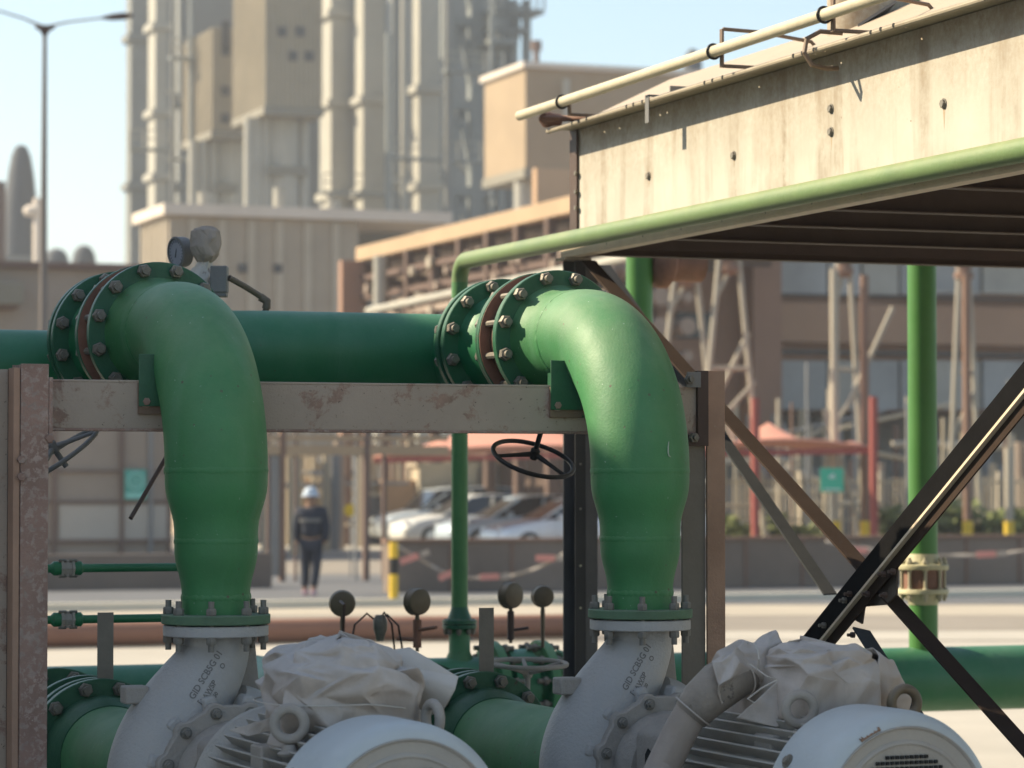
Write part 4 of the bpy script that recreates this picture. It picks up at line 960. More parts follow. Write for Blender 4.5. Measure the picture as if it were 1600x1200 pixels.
# thick near brace: two members back to back with a pale sunlit ledge
nb0, nb1 = onX(1268, 1000, FX-.05), onX(1600, 590, FX-.05)
d = (nb1-nb0).normalized(); up_ = X
t = thing('diagonal_brace', 'broad black diagonal brace rising to the right edge with a sunlit ledge', 'brace', nb0)
sidev = d.cross(up_).normalized()
s0 = nb0 - d*1.2; s1 = nb1 + d*1.6
obj('black_angle', MB().ext([(-.045, 0), (.045, 0), (.045, .008), (-.045, .008)], s0, s1, up=up_), M['brace_black'], t)
obj('ledge_angle', MB().ext([(-.056, -.018), (-.046, -.018), (-.046, .008), (-.056, .008)], s0, s1, up=up_), M['rail'], t)
obj('brown_angle', MB().ext([(-.098, .0), (-.057, .0), (-.057, .007), (-.098, .007)], s0, s1, up=up_), M['bracebrown'], t)
brace('slim grey diagonal brace seen behind the right rusty post', P(1120, 672, 13.2), P(1297, 930, 12.2), .06, .05, 'bracegrey', up=(0,-1,0), ext0=1.5, sec=[(-.03,0),(.03,0),(.03,.008),(-.03,.008)])
brace('grey diagonal brace stub dropping behind the boxy parcel', P(1345, 985, 10.6), P(1412, 1090, 10.2), .065, .05, 'bracegrey', up=(0,-1,0), ext1=.5, sec=[(-.035,0),(.035,0),(.035,.008),(-.035,.008)])
g0 = [(1340, 905), (1365, 870), (1402, 860), (1400, 930), (1385, 945), (1350, 948), (1346, 975), (1318, 960)]
t = thing('gusset_plate', 'brown bolted gusset plate where the diagonal braces cross', 'gusset plate', onX(1370, 905, FX-.06))
obj('plate', MB().poly([onX(a, b, FX-.034) for a, b in g0], (.008, 0, 0)), M['gusset'], t, bevel=.001)
for px_, py_ in ((1322, 938), (1330, 928), (1335, 992), (1385, 930), (1358, 928), (1383, 897), (1398, 893), (1290, 977)):
    q = onX(px_, py_, FX-.06); obj('bolt', MB().hexnut(q, -X, .012, .014).cyl(q, q-X*.028, .006, 8), M['nut'] if px_ in (1322, 1290) else M['brownpaint'], t)
# top conduit pipe with stand-off brackets and clamps
PX = FX-.175; e0 = onX(812, 181, PX); e1 = onX(1370, -4, PX)
t = thing('top_conduit', 'cream conduit pipe held off the top lip of the bay by brackets', 'conduit', e0)
dirc = (e1-e0).normalized(); Yc = Vector((0, -1, 0)); zc = (e0.z + e1.z)/2
obj('pipe_run', MB().cyl((PX, e0.y, e0.z), (PX, FYn, e0.z + (e1.z-e0.z)/(e1.y-e0.y)*(FYn-e0.y)), .0225, 20), M['creampipe'], t)
def cz(y): return e0.z + (e1.z-e0.z)/(e1.y-e0.y)*(y-e0.y)
for k, px_ in enumerate((878, 1115, 1288, 1560)):
    q = onX(px_, {878:158, 1115:76, 1288:19, 1560:-66}[px_], PX); y0 = q.y; z0 = cz(y0)
    obj('clamp', MB().torus((PX, y0, z0), Y, .028, .005, 28, 8), M['blacksteel'], t)
    br = MB(); s = .009
    hi = .09 if k else .02
    br.box(PX+.03, PX+.040, y0-.012, y0+.012, z0-.06, z0+hi)
    br.box(PX+.041, FX+.03, y0-.30*0-.012, y0+.012, z0-.06, z0-.048)
    if k: br.tube([(PX+.04, y0, z0+hi), (PX+.20, y0, z0+hi-.004), (PX+.42, y0, z0+hi-.03), (PX+.5, y0, zT+.07)], .008, 8)
    br.box(FX+.01, FX+.035, y0-.02, y0+.02, zT+.006, zT+.03)
    obj('standoff_bracket', br, M['bracketbrown'], t, bevel=.002)
obj('end_fitting', MB().lathe([(.012, 0), (.036, .02), (.038, .04), (.03, .06), (.026, .10)], onX(843, 186, PX+.02), RT+FW*.3, 20).cyl(onX(850, 186, PX+.03), onX(925, 184, FX-.02), .014, 12), M['rustring'], t)
# hanging hook and strap on the lip
t = thing('hanging_strap', 'bent metal strap folded over the bay lip near its far corner', 'strap', P(1020, 170, 12.4))
q = onX(1012, 160, FX-ov-.01)
obj('strap', MB().box(q.x-.004, q.x, q.y-.02, q.y+.02, zT-.10, zT+.012).box(q.x-.004, q.x+.10, q.y-.02, q.y+.02, zT+.013, zT+.017).box(q.x+.10, q.x+.25, q.y-.005, q.y+.005, zT+.013, zT+.06), M['greysteel'], t, bevel=.001)
t = thing('curved_hook', 'curved brown pipe hanger looping round the bay lip', 'hanger', P(1280, 90, 11.2))
q = onX(1278, 82, FX-ov-.0)
obj('hook', MB().tube([(q.x+.10, q.y, zT+.06), (q.x+.02, q.y+.02, zT+.065), (q.x-.035, q.y+.02, zT+.035), (q.x-.055, q.y, zT-.02), (q.x-.03, q.y-.01, zT-.065), (q.x+.03, q.y-.01, zT-.075), (q.x+.08, q.y, zT-.07)], [.009]*7, 10), M['bracketbrown'], t)
# white vent drum on the hood
c = P(1357, 40, 12.6); c = onX(1357, 45, FX+.55)
t = thing('vent_drum', 'pale round vent drum standing on the sloping hood, cut by the top border', 'vent drum', c)
obj('drum', MB().lathe([(.155, -.12), (.165, -.1), (.165, .8)], c, Z, 48), M['panel'], t)
obj('foot_gusset', MB().poly([c + Vector((-.15,-.2,-.03)), c + Vector((.0,-.24,.07)), c + Vector((.0,-.05,.0))], (.0, .0, .012)), M['greysteel'], t)
# ================================================================== SETTING AND BACKGROUND
def cm(n, c, r=.85, v=.12, s=.3, **k): M[n] = mat(n.replace('_', ' '), c, r, var=v, vs=s, bump=0, **k)
cm('cladding_grey', (.215, .22, .21)); cm('cladding_cream', (.37, .35, .30)); cm('box_cladding', (.35, .30, .22)); cm('box_dark', (.22, .20, .16))
cm('shed_cladding', (.34, .285, .22)); cm('shed_rib', (.40, .345, .27)); cm('roof_trim', (.62, .54, .46)); cm('orange_render', (.46, .29, .17)); cm('brown_render', (.29, .17, .12)); cm('spandrel', (.33, .20, .13))
cm('window_glass_pale', (.30, .30, .295), .6, .3, .25); cm('window_dark', (.04, .04, .045), .4); cm('blind', (.36, .34, .30), .8, .15, .8); cm('yard_beige', (.42, .35, .25)); cm('yard_grey', (.22, .22, .22)); cm('yard_brown', (.20, .12, .085))
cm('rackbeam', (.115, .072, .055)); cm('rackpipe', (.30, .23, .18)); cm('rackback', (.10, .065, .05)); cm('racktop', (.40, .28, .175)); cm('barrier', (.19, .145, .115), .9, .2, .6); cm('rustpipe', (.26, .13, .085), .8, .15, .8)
cm('canopy_red', (.56, .26, .19), .8, .06); cm('pole_red', (.30, .075, .06)); cm('pole_pale', (.36, .32, .255)); cm('yellow', (.62, .42, .03), .6, .05); cm('blackpaint', (.03, .03, .03))
cm('sign_green', (.05, .42, .27), .5, .03); cm('sign_teal', (.06, .33, .27), .5, .03); cm('sign_white', (.65, .7, .68), .5, .02); cm('tapered_dark', (.085, .09, .10)); cm('lamp_metal', (.17, .145, .13)); cm('lamp_dark', (.05, .03, .03))
cm('panel_beige', (.30, .245, .20)); cm('panel_pale', (.42, .38, .33)); cm('frame_brown', (.16, .105, .085)); cm('hedge', (.13, .15, .05), .9, .5, 2); cm('ribbon', (.33, .285, .245)); cm('ribbon_red', (.50, .22, .19), rust2=None); cm('kerb_pale', (.62, .56, .45))
cm('jacket', (.022, .026, .040)); cm('band', (.14, .135, .13)); cm('helmet', (.40, .46, .54), .6); cm('shoe', (.5, .33, .36)); cm('skin', (.25, .15, .10))
for n, c in (('car_white', (.62, .62, .60)), ('car_silver', (.68, .73, .74)), ('car_blue', (.50, .58, .66)), ('car_pale', (.70, .73, .77))): M[n] = mat(n.replace('_', ' '), c, .3, .3 if n != 'car_white' else 0, var=.03, bump=0, spec=.6)
M['glass'] = mat('car glass', (.02, .025, .03), .08, var=.05, bump=0, spec=.8); M['tyre'] = mat('tyre rubber', (.02, .02, .02), .85, bump=0); M['headlight'] = mat('headlight glass', (.6, .62, .64), .15, var=.02, bump=0)

# ground: one sheet to the horizon, roads and aprons laid on top
struct('ground', MB().box(-1500, 1500, -300, 2200, -.2, 0), M['sand'], smooth=False)
def gq(name, pts, z, m):   # pts: world xy polygon
    struct(name, MB().poly([(x, y, z-.003) for x, y in pts], (0, 0, .003)), M[m], smooth=False)
def band(y0, y1, x0=-900, x1=2600):   # ground points for rows y0 (far) .. y1 (near)
    return [onZ(x0, y1).xy, onZ(x1, y1).xy, onZ(x1, y0).xy, onZ(x0, y0).xy]
gq('concrete_apron', [(-40, -10), (60, -10), tuple(onZ(2600, 1001).xy), tuple(onZ(-900, 1006).xy)], .004, 'concrete')
gq('path', [tuple(p) for p in band(946, 962)], .004, 'kerbsand')
gq('road', [tuple(p) for p in band(898, 944)], .004, 'asphalt')
gq('pale_ground_strip', [tuple(p) for p in [onZ(950, 1001).xy, onZ(2600, 999).xy, onZ(2600, 985).xy, onZ(950, 987).xy]], .004, 'concrete')
gq('pavement', [tuple(p) for p in band(848, 862, 300, 1800)], .004, 'concrete')
yk = onZ(800, 945).y
struct('kerb', MB().box(-60, 80, yk, yk+.2, 0, .12), M['kerb_pale'], bevel=.01)
# low rusty pipeline
p = P(400, 985, 34.5); x1 = onY(905, 985, p.y).x
t = thing('ground_pipeline', 'long rust brown pipeline lying low behind the gauges', 'pipeline', (p.x, p.y, 0))
obj('pipe_run', MB().cyl((-30, p.y, .15), (x1, p.y, .15), .14, 28), M['rustpipe'], t)
obj('end_flange', MB().lathe([(.14,-.02),(.2,0),(.2,.05),(.14,.06)], (x1, p.y, .15+.0), X, 24), M['rustpipe'], t)
for k in range(6):
    obj('saddle', MB().box(x1-1.5-2.6*k-.1, x1-1.5-2.6*k+.1, p.y-.12, p.y+.12, 0, .03), M['concgrey'], t)

# generic grid-aligned block building
def bldg(name, lab, cat, cpx, lpx, rpx, top, bot, D, m, parts=None, group=None, roof=None, z0=None, depth=None):
    x0, x1, y0, y1, z0_, z1 = gb(cpx, lpx, rpx, top, bot, D)
    if depth: y1 = y0 + depth
    if z0 is not None: z0_ = z0
    t = thing(name, lab, cat, (x0, y0, z0_), group)
    obj('wall', MB().box(x0, x1, y0, y1, z0_, z1), M[m], t, smooth=False)
    if roof: obj('roof', MB().box(x0-.25, x1+.25, y0-.25, y1+.25, z1+.01, z1+roof[1]), M[roof[0]], t, smooth=False)
    return t, (x0, x1, y0, y1, z0_, z1)

# ---- power plant block far behind
D0 = 215
def column(px_l, px_c, px_r, top, bot, D, m, collars=(), name='square_duct', lab='', cat='duct', rungs=False):
    x0, x1, y0, y1, z0, z1 = gb(px_c, px_l, px_r, top, bot, D)
    t = thing(name, lab, cat, (x0, y0, z0), None)
    obj('shaft', MB().box(x0, x1, y0, y0 + max(1.2, (y1-y0)), z0, z1), M[m], t, smooth=False)
    for cy in collars:
        zc = P(px_c, cy, D).z; obj('collar', MB().box(x0-.3, x1+.3, y0-.3, y1+.3, zc-.25, zc+.25), M[m], t, smooth=False)
    return t, (x0, x1, y0, y0 + max(1.2, (y1-y0)), z0, z1)
TOP = -230
column(198, 206, 233, TOP, 750, D0, 'cladding_grey', (58, 290), 'exhaust_duct', 'outermost grey square duct at the left edge of the power block', 'duct')
column(233, 244, 262, TOP, 750, D0-6, 'cladding_cream', (40, 175, 275), 'exhaust_duct', 'cream edged square duct second from the left of the power block', 'duct')
column(277, 281, 288, TOP, 750, D0+4, 'cladding_grey', (160, 290), 'exhaust_duct', 'slim grey duct left of the hanging cladding box', 'duct')
column(502, 518, 555, TOP, 750, D0-12, 'cladding_cream', (20, 160, 305), 'exhaust_duct', 'broad cream edged duct just right of the big hanging box', 'duct')
column(554, 568, 601, TOP, 750, D0-14, 'cladding_cream', (155, 300), 'exhaust_duct', 'tall square duct in the middle of the power block', 'duct')
column(612, 614, 624, TOP, 750, D0, 'cladding_grey', (), 'exhaust_duct', 'thin grey pipe duct between the two tall ducts', 'duct')
column(640, 655, 688, TOP, 750, D0-16, 'cladding_cream', (138, 290), 'exhaust_duct', 'rightmost cream edged duct beside the lattice frame', 'duct')
# casing behind the ducts
t, b = bldg('boiler_casing', 'huge grey boiler casing behind the tall ducts', 'boiler', 520, 500, 778, TOP, 750, D0+14, 'cladding_grey')
t, b = bldg('boiler_casing', 'dark grey casing seen between the left ducts and hanging boxes', 'boiler', 262, 248, 560, TOP, 750, D0+22, 'casing_dark')
# lattice steel frame
p = P(735, 300, D0-8); t = thing('lattice_frame', 'grey braced steel frame at the right side of the power block', 'steel frame', (p.x, p.y, 0))
cols = [onY(x, 300, p.y).x for x in (698, 742, 783)]; lv = [P(735, yy, D0-8).z for yy in (TOP, -60, 35, 165, 300, 430)]
for c in cols: obj('column', MB().box(c-.45, c+.45, p.y-.4, p.y+.4, 0, lv[0]), M['steel_far'], t, smooth=False)
for i, z in enumerate(lv):
    obj('beam', MB().box(cols[0], cols[-1], p.y-.35, p.y+.3, z-.35, z+.35), M['steel_far'], t, smooth=False)
    if i < len(lv)-1:
        for a, b_ in ((0, 1), (1, 2)):
            xm = (cols[a]+cols[b_])/2
            obj('brace', MB().ext([(-.22,-.22),(.22,-.22),(.22,.22),(-.22,.22)], (cols[a], p.y, lv[i+1]), (xm, p.y, z)).ext([(-.22,-.22),(.22,-.22),(.22,.22),(-.22,.22)], (cols[b_], p.y, lv[i+1]), (xm, p.y, z)), M['steel_far'], t, smooth=False)
# stair platforms at the top right
p = P(800, 20, D0-10); t = thing('access_platform', 'railed steel platforms jutting into the sky right of the power block', 'platform', (p.x, p.y, 0))
for x0_, x1_, y_ in ((770, 858, 12), (770, 830, 42), (760, 812, 62)):
    a = P(x0_, y_, D0-10); b = P(x1_, y_, D0-10)
    obj('deck', MB().box(a.x, b.x, p.y, p.y+3, a.z-.3, a.z), M['steel_far'], t, smooth=False)
    rl = MB()
    for k in range(8):
        xx = a.x + (b.x-a.x)*k/7; rl.box(xx-.06, xx+.06, p.y, p.y+.12, a.z, a.z+1.5)
    rl.box(a.x, b.x, p.y, p.y+.12, a.z+1.45, a.z+1.6); obj('railing', rl, M['steel_far'], t, smooth=False)
for x_ in (786, 806, 826):
    a = P(x_, 0, D0-9); obj('post', MB().box(a.x-.25, a.x+.25, a.y+.2, a.y+.7, 0, P(x_, TOP if x_ < 800 else 30, D0).z), M['steel_far'], t, smooth=False)
rnd = random.Random(21)
for i, (xa_, xb_, yy_) in enumerate(((198, 262, 232), (500, 640, 300), (600, 780, 246), (690, 780, 110), (262, 300, 90))):
    a = P(xa_, yy_, D0-20); b = onY(xb_, yy_, a.y); t = thing('walkway', 'railed steel walkway wrapping the ducts of the power block', 'walkway', a, 'railed walkways round the ducts')
    obj('deck', MB().box(a.x, b.x, a.y-.9, a.y-.1, a.z-.18, a.z), M['steel_far'], t, smooth=False)
    rl = MB(); n = max(3, int((b.x-a.x)/1.6))
    for k in range(n+1): xx = a.x + (b.x-a.x)*k/n; rl.box(xx-.04, xx+.04, a.y-.92, a.y-.85, a.z, a.z+1.15)
    for h in (.6, 1.15): rl.box(a.x, b.x, a.y-.92, a.y-.86, a.z+h-.04, a.z+h+.04)
    obj('railing', rl, M['cladding_cream'], t, smooth=False)
for i, px_ in enumerate((270, 298, 607, 631, 700, 768)):
    q = P(px_, 300, D0 - 19 - (i % 3)); zt_ = P(px_, rnd.choice((TOP, TOP, 60, 120)), D0).z
    o = obj('riser_pipe', MB().cyl((q.x, q.y, 0), (q.x, q.y, zt_), rnd.uniform(.10, .26), 10), M[rnd.choice(['cladding_cream', 'steel_far', 'cladding_grey', 'casing_dark'])]); tag(o, 'slim riser pipe running up the front of the power block', 'pipe', 'slim riser pipes on the power block')
for i in range(9):
    x_a = rnd.choice((262, 601, 688, 690)) + rnd.uniform(-4, 4); x_b = x_a + rnd.uniform(35, 90); y_a = rnd.uniform(5, 300); y_b = y_a + rnd.choice((0, 0, 55, -55))
    a = P(x_a, y_a, D0-3); b = onY(x_b, y_b, a.y); o = obj('cross_brace', MB().cyl(a, b, rnd.uniform(.12, .24), 8), M[rnd.choice(['cladding_cream', 'steel_far', 'casing_dark'])]); tag(o, 'thin steel brace between the ducts of the power block', 'brace', 'thin braces between the ducts')
# hanging boxes on bundles of pipes
for lab, args, legs, dark in (('smaller tan cladding box hung on pipe legs', (333, 289, 392, 43, 203, D0-24), (303, 318, 334, 350, 368), [(352, 55), (352, 80), (351, 142), (351, 185)]),
                        ('larger tan cladding box reaching the top border on pipe legs', (416, 368, 502, TOP, 166, D0-34), (390, 402, 415, 430, 446, 474), [(440, 50), (468, 50), (457, 88), (482, 88)])):
    x0, x1, y0, y1, z0, z1 = gb(*args)
    t = thing('cladding_box', lab, 'plant box', (x0, y0, 0))
    obj('wall', MB().box(x0, x1, y0, y1, z0, z1), M['box_cladding'], t, smooth=False)
    obj('floor_band', MB().box(x0-.15, x1+.15, y0-.15, y1+.15, z0-.5, z0-.01), M['box_dark'], t, smooth=False)
    rb_ = MB(); n = 12
    for k in range(n+1):
        xx = x0 + (x1-x0)*k/n; rb_.box(xx-.06, xx+.06, y0-.1, y0-.002, z0, z1); yy = y0 + (y1-y0)*k/n; rb_.box(x0-.1, x0-.002, yy-.06, yy+.06, z0, z1)
    obj('ribs', rb_, M['box_cladding'], t, smooth=False)
    for px_, py_ in dark:
        q = onY(px_, py_, y0); h = .9 if py_ == 55 else .3; obj('window', MB().box(q.x-.28, q.x+.28, y0-.14, y0-.101, q.z-h, q.z+h), M['window_dark'], t, smooth=False)
    for px_ in legs:
        q = onY(px_, 260, y0+2); w = .36 if px_ not in (446, 368) else .8
        obj('leg_pipe', MB().cyl((q.x, y0+2, 0), (q.x, y0+2, z0-.51), w, 14), M['cladding_cream'], t)
    zz_ = P(args[0], 290 if args[0] < 400 else 262, args[5]).z
    obj('tie_beam', MB().box(x0+.5, x1-.5, y0+1.2, y0+1.5, zz_-.3, zz_+.3), M['box_dark'], t, smooth=False)
p = P(371, 262, D0-20); t = thing('tan_tank', 'small tan block glowing in the sun under the hanging boxes', 'plant box', p)
obj('body', MB().box(p.x-.6, p.x+.9, p.y, p.y+2, P(371, 292, D0-20).z, P(371, 230, D0-20).z), M['orange_render'], t, smooth=False)
# long shed with ribbed front and pale roof trim
t, (x0, x1, y0, y1, z0, z1) = bldg('ribbed_shed', 'wide beige ribbed shed below the power block with a pale roof edge', 'building', 264, 220, 560, 336, 750, 120, 'shed_cladding', z0=0)
obj('roof_edge', MB().box(x0-.3, x1+4, y0-.35, y1+.3, z1+.0+.01, z1+.45), M['roof_trim'], t, smooth=False)
rb_ = MB(); 
for px_ in (300, 346, 392, 436, 480, 524): xx = onY(px_, 400, y0).x; rb_.box(xx-.16, xx+.16, y0-.12, y0-.003, 0, z1-.1)
for k in range(5): yy = y0+(y1-y0)*(k+.5)/5; rb_.box(x0-.1, x0-.003, yy-.12, yy+.12, 0, z1-.1)
obj('ribs', rb_, M['shed_rib'], t, smooth=False)
for px_, py_ in ((378, 420), (433, 420)): q = onY(px_, py_, y0); obj('vent', MB().box(q.x-.18, q.x+.18, y0-.14, y0-.101, q.z-.18, q.z+.18), M['window_dark'], t, smooth=False)
for px_, h in ((320, 20), (438, 30), (520, 16)): q = onY(px_, 330, y0+1); obj('roof_vent', MB().cyl((q.x, y0+1, z1+.4), (q.x, y0+1, z1+.45+h*.03), .3, 12), M['cladding_cream'], t)
# dark gap block to the right of the shed
t, b = bldg('grey_annex', 'shadowy grey annex between the ribbed shed and the rusty pipe rack', 'building', 520, 512, 640, 345, 750, 128, 'cladding_grey', z0=0)
# upper right tan plant block on columns
t, (x0, x1, y0, y1, z0, z1) = bldg('tan_block', 'tan and olive plant block standing above the pipe rack', 'plant box', 821, 757, 1085, 106, 262, 150, 'block_tan')
obj('roof', MB().box(x0-.2, x1+.2, y0-.2, y1+.2, z1+.01, z1+.3), M['roof_trim'], t, smooth=False)
obj('floor_band', MB().box(x0-.1, x1+.1, y0-.1, y1+.1, z0-.5, z0-.01), M['box_dark'], t, smooth=False)
q = onY(819, 300, y0+1.5); obj('column', MB().cyl((q.x, q.y, 0), (q.x, q.y, z0-.51), .52, 18), M['cladding_cream'], t)
for px_ in (960, 1040): q = onY(px_, 300, y0+3); obj('column', MB().cyl((q.x, q.y, 0), (q.x, q.y, z0-.51), .52, 18), M['cladding_cream'], t)
q = onY(838, 85, y0+2); obj('roof_pipe', MB().cyl((q.x, q.y, z1+.3), (q.x, q.y, q.z+.3), .16, 10).cyl((q.x, q.y, q.z+.2), (q.x, q.y, q.z+.7), .28, 10), M['frame_brown'], t)
q = onY(885, 140, y0-.6); obj('side_pipe', MB().cyl((q.x, y0-.6, z0+2), (q.x, y0-.6, P(885, 124, 150).z), .17, 10), M['cladding_cream'], t)
t, b = bldg('orange_block', 'orange rendered block under the olive plant block', 'building', 838, 832, 1060, 262, 750, 142, 'orange_render', z0=0)
q = P(1082, 90, 190); t = thing('domed_vent', 'small dark domed vent peeping over the bay roof', 'vent', q)
obj('dome', MB().lathe([(.62, -2.6), (.62, -.3), (.5, .1), (.25, .5), (.02, .6)], q, Z, 20), M['tapered_dark'], t)
obj('base', MB().box(q.x-1.4, q.x-.6, q.y, q.y+1, q.z-2.5, q.z-.9), M['roof_trim'], t, smooth=False)

# ---- pipe rack receding to the left
x_ = P(560, 385, 98).x
ya, yb = onX(556, 392, x_).y, onX(900, 305, x_).y
z1 = P(560, 385, 98).z; z1 = onX(700, 352, x_).z; za = 0
t = thing('pipe_rack', 'long rusty multi level pipe rack with a sunlit top edge running away to the left', 'pipe rack', (x_, ya, 0))
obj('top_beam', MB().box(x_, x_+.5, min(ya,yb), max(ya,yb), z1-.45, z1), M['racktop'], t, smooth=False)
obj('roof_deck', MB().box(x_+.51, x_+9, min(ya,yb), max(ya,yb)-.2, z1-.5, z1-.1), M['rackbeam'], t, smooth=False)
ym, yM = min(ya, yb), max(ya, yb)
dz = 0
rnd = random.Random(11)
for k, dz in enumerate((.95, 1.6, 2.3, 3.0, 3.8, 4.6, 5.5)):
    if z1-dz < 1: continue
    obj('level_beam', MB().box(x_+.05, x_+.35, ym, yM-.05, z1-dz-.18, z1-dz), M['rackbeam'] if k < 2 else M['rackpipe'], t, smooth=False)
    for j in range(4): obj('pipe_run', MB().cyl((x_+.9+.8*j, ym, z1-dz+.3), (x_+.9+.8*j, yM-.3, z1-dz+.3), rnd.uniform(.14, .3), 10), M['rackpipe'], t)
n = 8
for k in range(n):
    yy = yM - .2 - (yM-ym)*k/n
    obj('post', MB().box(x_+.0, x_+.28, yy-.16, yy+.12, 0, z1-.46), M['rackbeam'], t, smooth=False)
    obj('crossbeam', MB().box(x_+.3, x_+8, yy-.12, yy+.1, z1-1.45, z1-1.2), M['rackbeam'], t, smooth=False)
for k in range(90):
    yy = ym + (yM-ym)*rnd.random(); zz = z1 - rnd.uniform(.9, 5.2) ; obj('pipe_shoe', MB().cyl((x_-.14, yy, zz), (x_-.002, yy, zz), rnd.uniform(.08, .2), 8), M[rnd.choice(['rackpipe', 'rackpipe', 'rackbeam', 'shed_rib'])], t, smooth=False)
b_ = Vector((x_, 0, 0))
obj('end_frame', MB().box(b_.x-.6, b_.x+.2, yM-.4, yM+.0, 0, z1-.46).box(b_.x, x_+9, yM+.01, yM+.3, z1-1.3, z1-.5), M['brown_render'], t, smooth=False)
q = P(594, 430, 94); obj('downpipe', MB().cyl((q.x, q.y, 0), (q.x, q.y, P(594, 400, 94).z), .22, 12), M['cladding_cream'], t)
obj('back_cladding', MB().box(x_+4.2, x_+4.4, onX(885, 400, x_+4.2).y, yM-.1, 0, z1-1.5), M['rackback'], t, smooth=False)
# a lower sunlit pipe line of the rack
q0 = P(575, 486, 88); q1 = P(720, 456, 78)
t = thing('sleeper_pipe', 'cream sunlit pipe sloping up behind the flanges of the right elbow', 'pipe', q0)
obj('pipe_run', MB().cyl(q0, q0 + (q1-q0)*3, .11, 14), M['cladding_cream'], t)

# ---- brown building on the right with bands of glazing
yb_ = P(1400, 500, 92).y
def R_(px0, px1, py0, py1, yy, th=.0): a = onY(px0, py0, yy); b = onY(px1, py1, yy); return a.x, b.x, min(a.z, b.z), max(a.z, b.z)
t = thing('brown_building', 'long brown office block with two bands of glazing behind the tall green riser', 'building', P(1400, 850, 92))
x0 = onY(1040, 500, yb_).x; x1 = onY(1850, 500, yb_).x; zt_ = P(1400, 330, 92).z
zb_ = P(1400, 642, 92).z
obj('wall', MB().box(x0, x1, yb_+.6, yb_+12, zb_, zt_), M['brown_render'], t, smooth=False)
for (a, b, c, d) in ((1214, 1850, 472, 545), (1214, 1850, 330, 404)):
    X0, X1, Z0, Z1 = R_(a, b, c, d, yb_); obj('spandrel', MB().box(X0, X1, yb_, yb_+.59, Z0, Z1), M['spandrel'], t, smooth=False)
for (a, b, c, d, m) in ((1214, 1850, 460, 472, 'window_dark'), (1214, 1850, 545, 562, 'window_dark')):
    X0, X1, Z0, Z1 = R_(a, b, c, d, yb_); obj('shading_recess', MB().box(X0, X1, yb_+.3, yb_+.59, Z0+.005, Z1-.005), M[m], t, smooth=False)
for k, (a, b) in enumerate(((1216, 1300), (1304, 1352), (1357, 1412), (1416, 1465), (1470, 1540), (1545, 1620), (1625, 1720))):
    for (c, d) in ((404, 460), (562, 640)):
        X0, X1, Z0, Z1 = R_(a, b, c, d, yb_); w = obj('window', MB().box(X0, X1, yb_+.35, yb_+.59, Z0+.005, Z1-.005), M['window_glass_pale' if (k*2 + c) % 3 else 'blind'], t, smooth=False)
X0, X1, Z0, Z1 = R_(1168, 1213, 330, 700, yb_); obj('pier', MB().box(X0, X1, yb_-.4, yb_+.59, zb_ if False else 0, zt_), M['brown_render'], t, smooth=False)
X0, X1, Z0, Z1 = R_(1418, 1640, 456, 462, yb_); obj('white_rail', MB().box(X0, X1, yb_-.5, yb_-.3, Z0, Z1), M['roof_trim'], t, smooth=False)
for (a, b, c, d) in ((1055, 1112, 488, 530),):
    X0, X1, Z0, Z1 = R_(a, b, c, d, yb_+.6); obj('window', MB().box(X0, X1, yb_+.5, yb_+.59, Z0, Z1), M['window_dark'], t, smooth=False)
# undercroft: darker pipework zone
X0, X1, Z0, Z1 = R_(1000, 1850, 642, 850, yb_+2)
obj('undercroft_wall', MB().box(x0, x1, yb_+6, yb_+6.3, 0, zb_-.01), M['yard_grey'], t, smooth=False)

# ---- scattered upright pipes and steel of the yard
rnd = random.Random(7)
CN = {'yard_beige': 'beige', 'yard_grey': 'grey', 'rackpipe': 'pinkish tan', 'shed_rib': 'cream', 'yard_brown': 'dark brown'}
def upright(px, top, bot, D, r, m, lab, grp, nm='upright_pipe', cat='pipe', square=False):
    p0 = P(px, bot, D); p0.z = max(0, p0.z) if bot < 840 else 0; p1 = P(px, top, D)
    mb = MB().box(p0.x-r, p0.x+r, p0.y-r, p0.y+r, 0, p1.z) if square else MB().cyl((p0.x, p0.y, 0), (p0.x, p0.y, p1.z), r, 10)
    o = obj(nm, mb, M[m]); tag(o, lab, cat, grp); return o
for k in range(30):
    px_ = 418 + k*10.4 + rnd.uniform(-3, 3); m = rnd.choice(['yard_beige', 'yard_beige', 'yard_grey', 'rackpipe', 'shed_rib', 'yard_brown'])
    upright(px_, 690 + rnd.uniform(-12, 25), 850, rnd.uniform(90, 100) if px_ > 585 else rnd.uniform(74, 96), rnd.uniform(.05, .16), m, 'slim %s upright pipe in the cluttered yard beyond the gate' % CN[m], '%s upright pipes in the yard beyond the gate' % CN[m])
for k in range(34):
    px_ = 1135 + k*15 + rnd.uniform(-6, 6); m = rnd.choice(['yard_beige', 'yard_grey', 'rackpipe', 'shed_rib', 'yard_brown', 'yard_grey'])
    if 1190 < px_ < 1330: m = rnd.choice(['yard_grey', 'yard_beige'])
    upright(px_, rnd.choice((655, 640, 690, 715)) + rnd.uniform(-12, 12), 850, rnd.uniform(76, 90), rnd.uniform(.04, .13), m, 'slim %s upright pipe in the yard under the brown office block' % CN[m], '%s upright pipes in the yard on the right' % CN[m])
for k in range(9):
    px_ = 1150 + 55*k; q = P(px_, 740 + rnd.uniform(-30, 40), 84); w = rnd.uniform(.7, 1.6); h = rnd.uniform(.5, 1.3)
    o = obj('yard_cabinet', MB().box(q.x-w/2, q.x+w/2, q.y, q.y+.8, 0, h+.9).box(q.x-w/2-.1, q.x+w/2+.1, q.y-.05, q.y+.85, h+.901, h+1.0), M[['yard_grey', 'panel_beige', 'cladding_grey'][k % 3]], smooth=False); tag(o, 'boxy plant cabinet among the yard pipes on the right', 'cabinet', 'plant cabinets in the yard on the right')
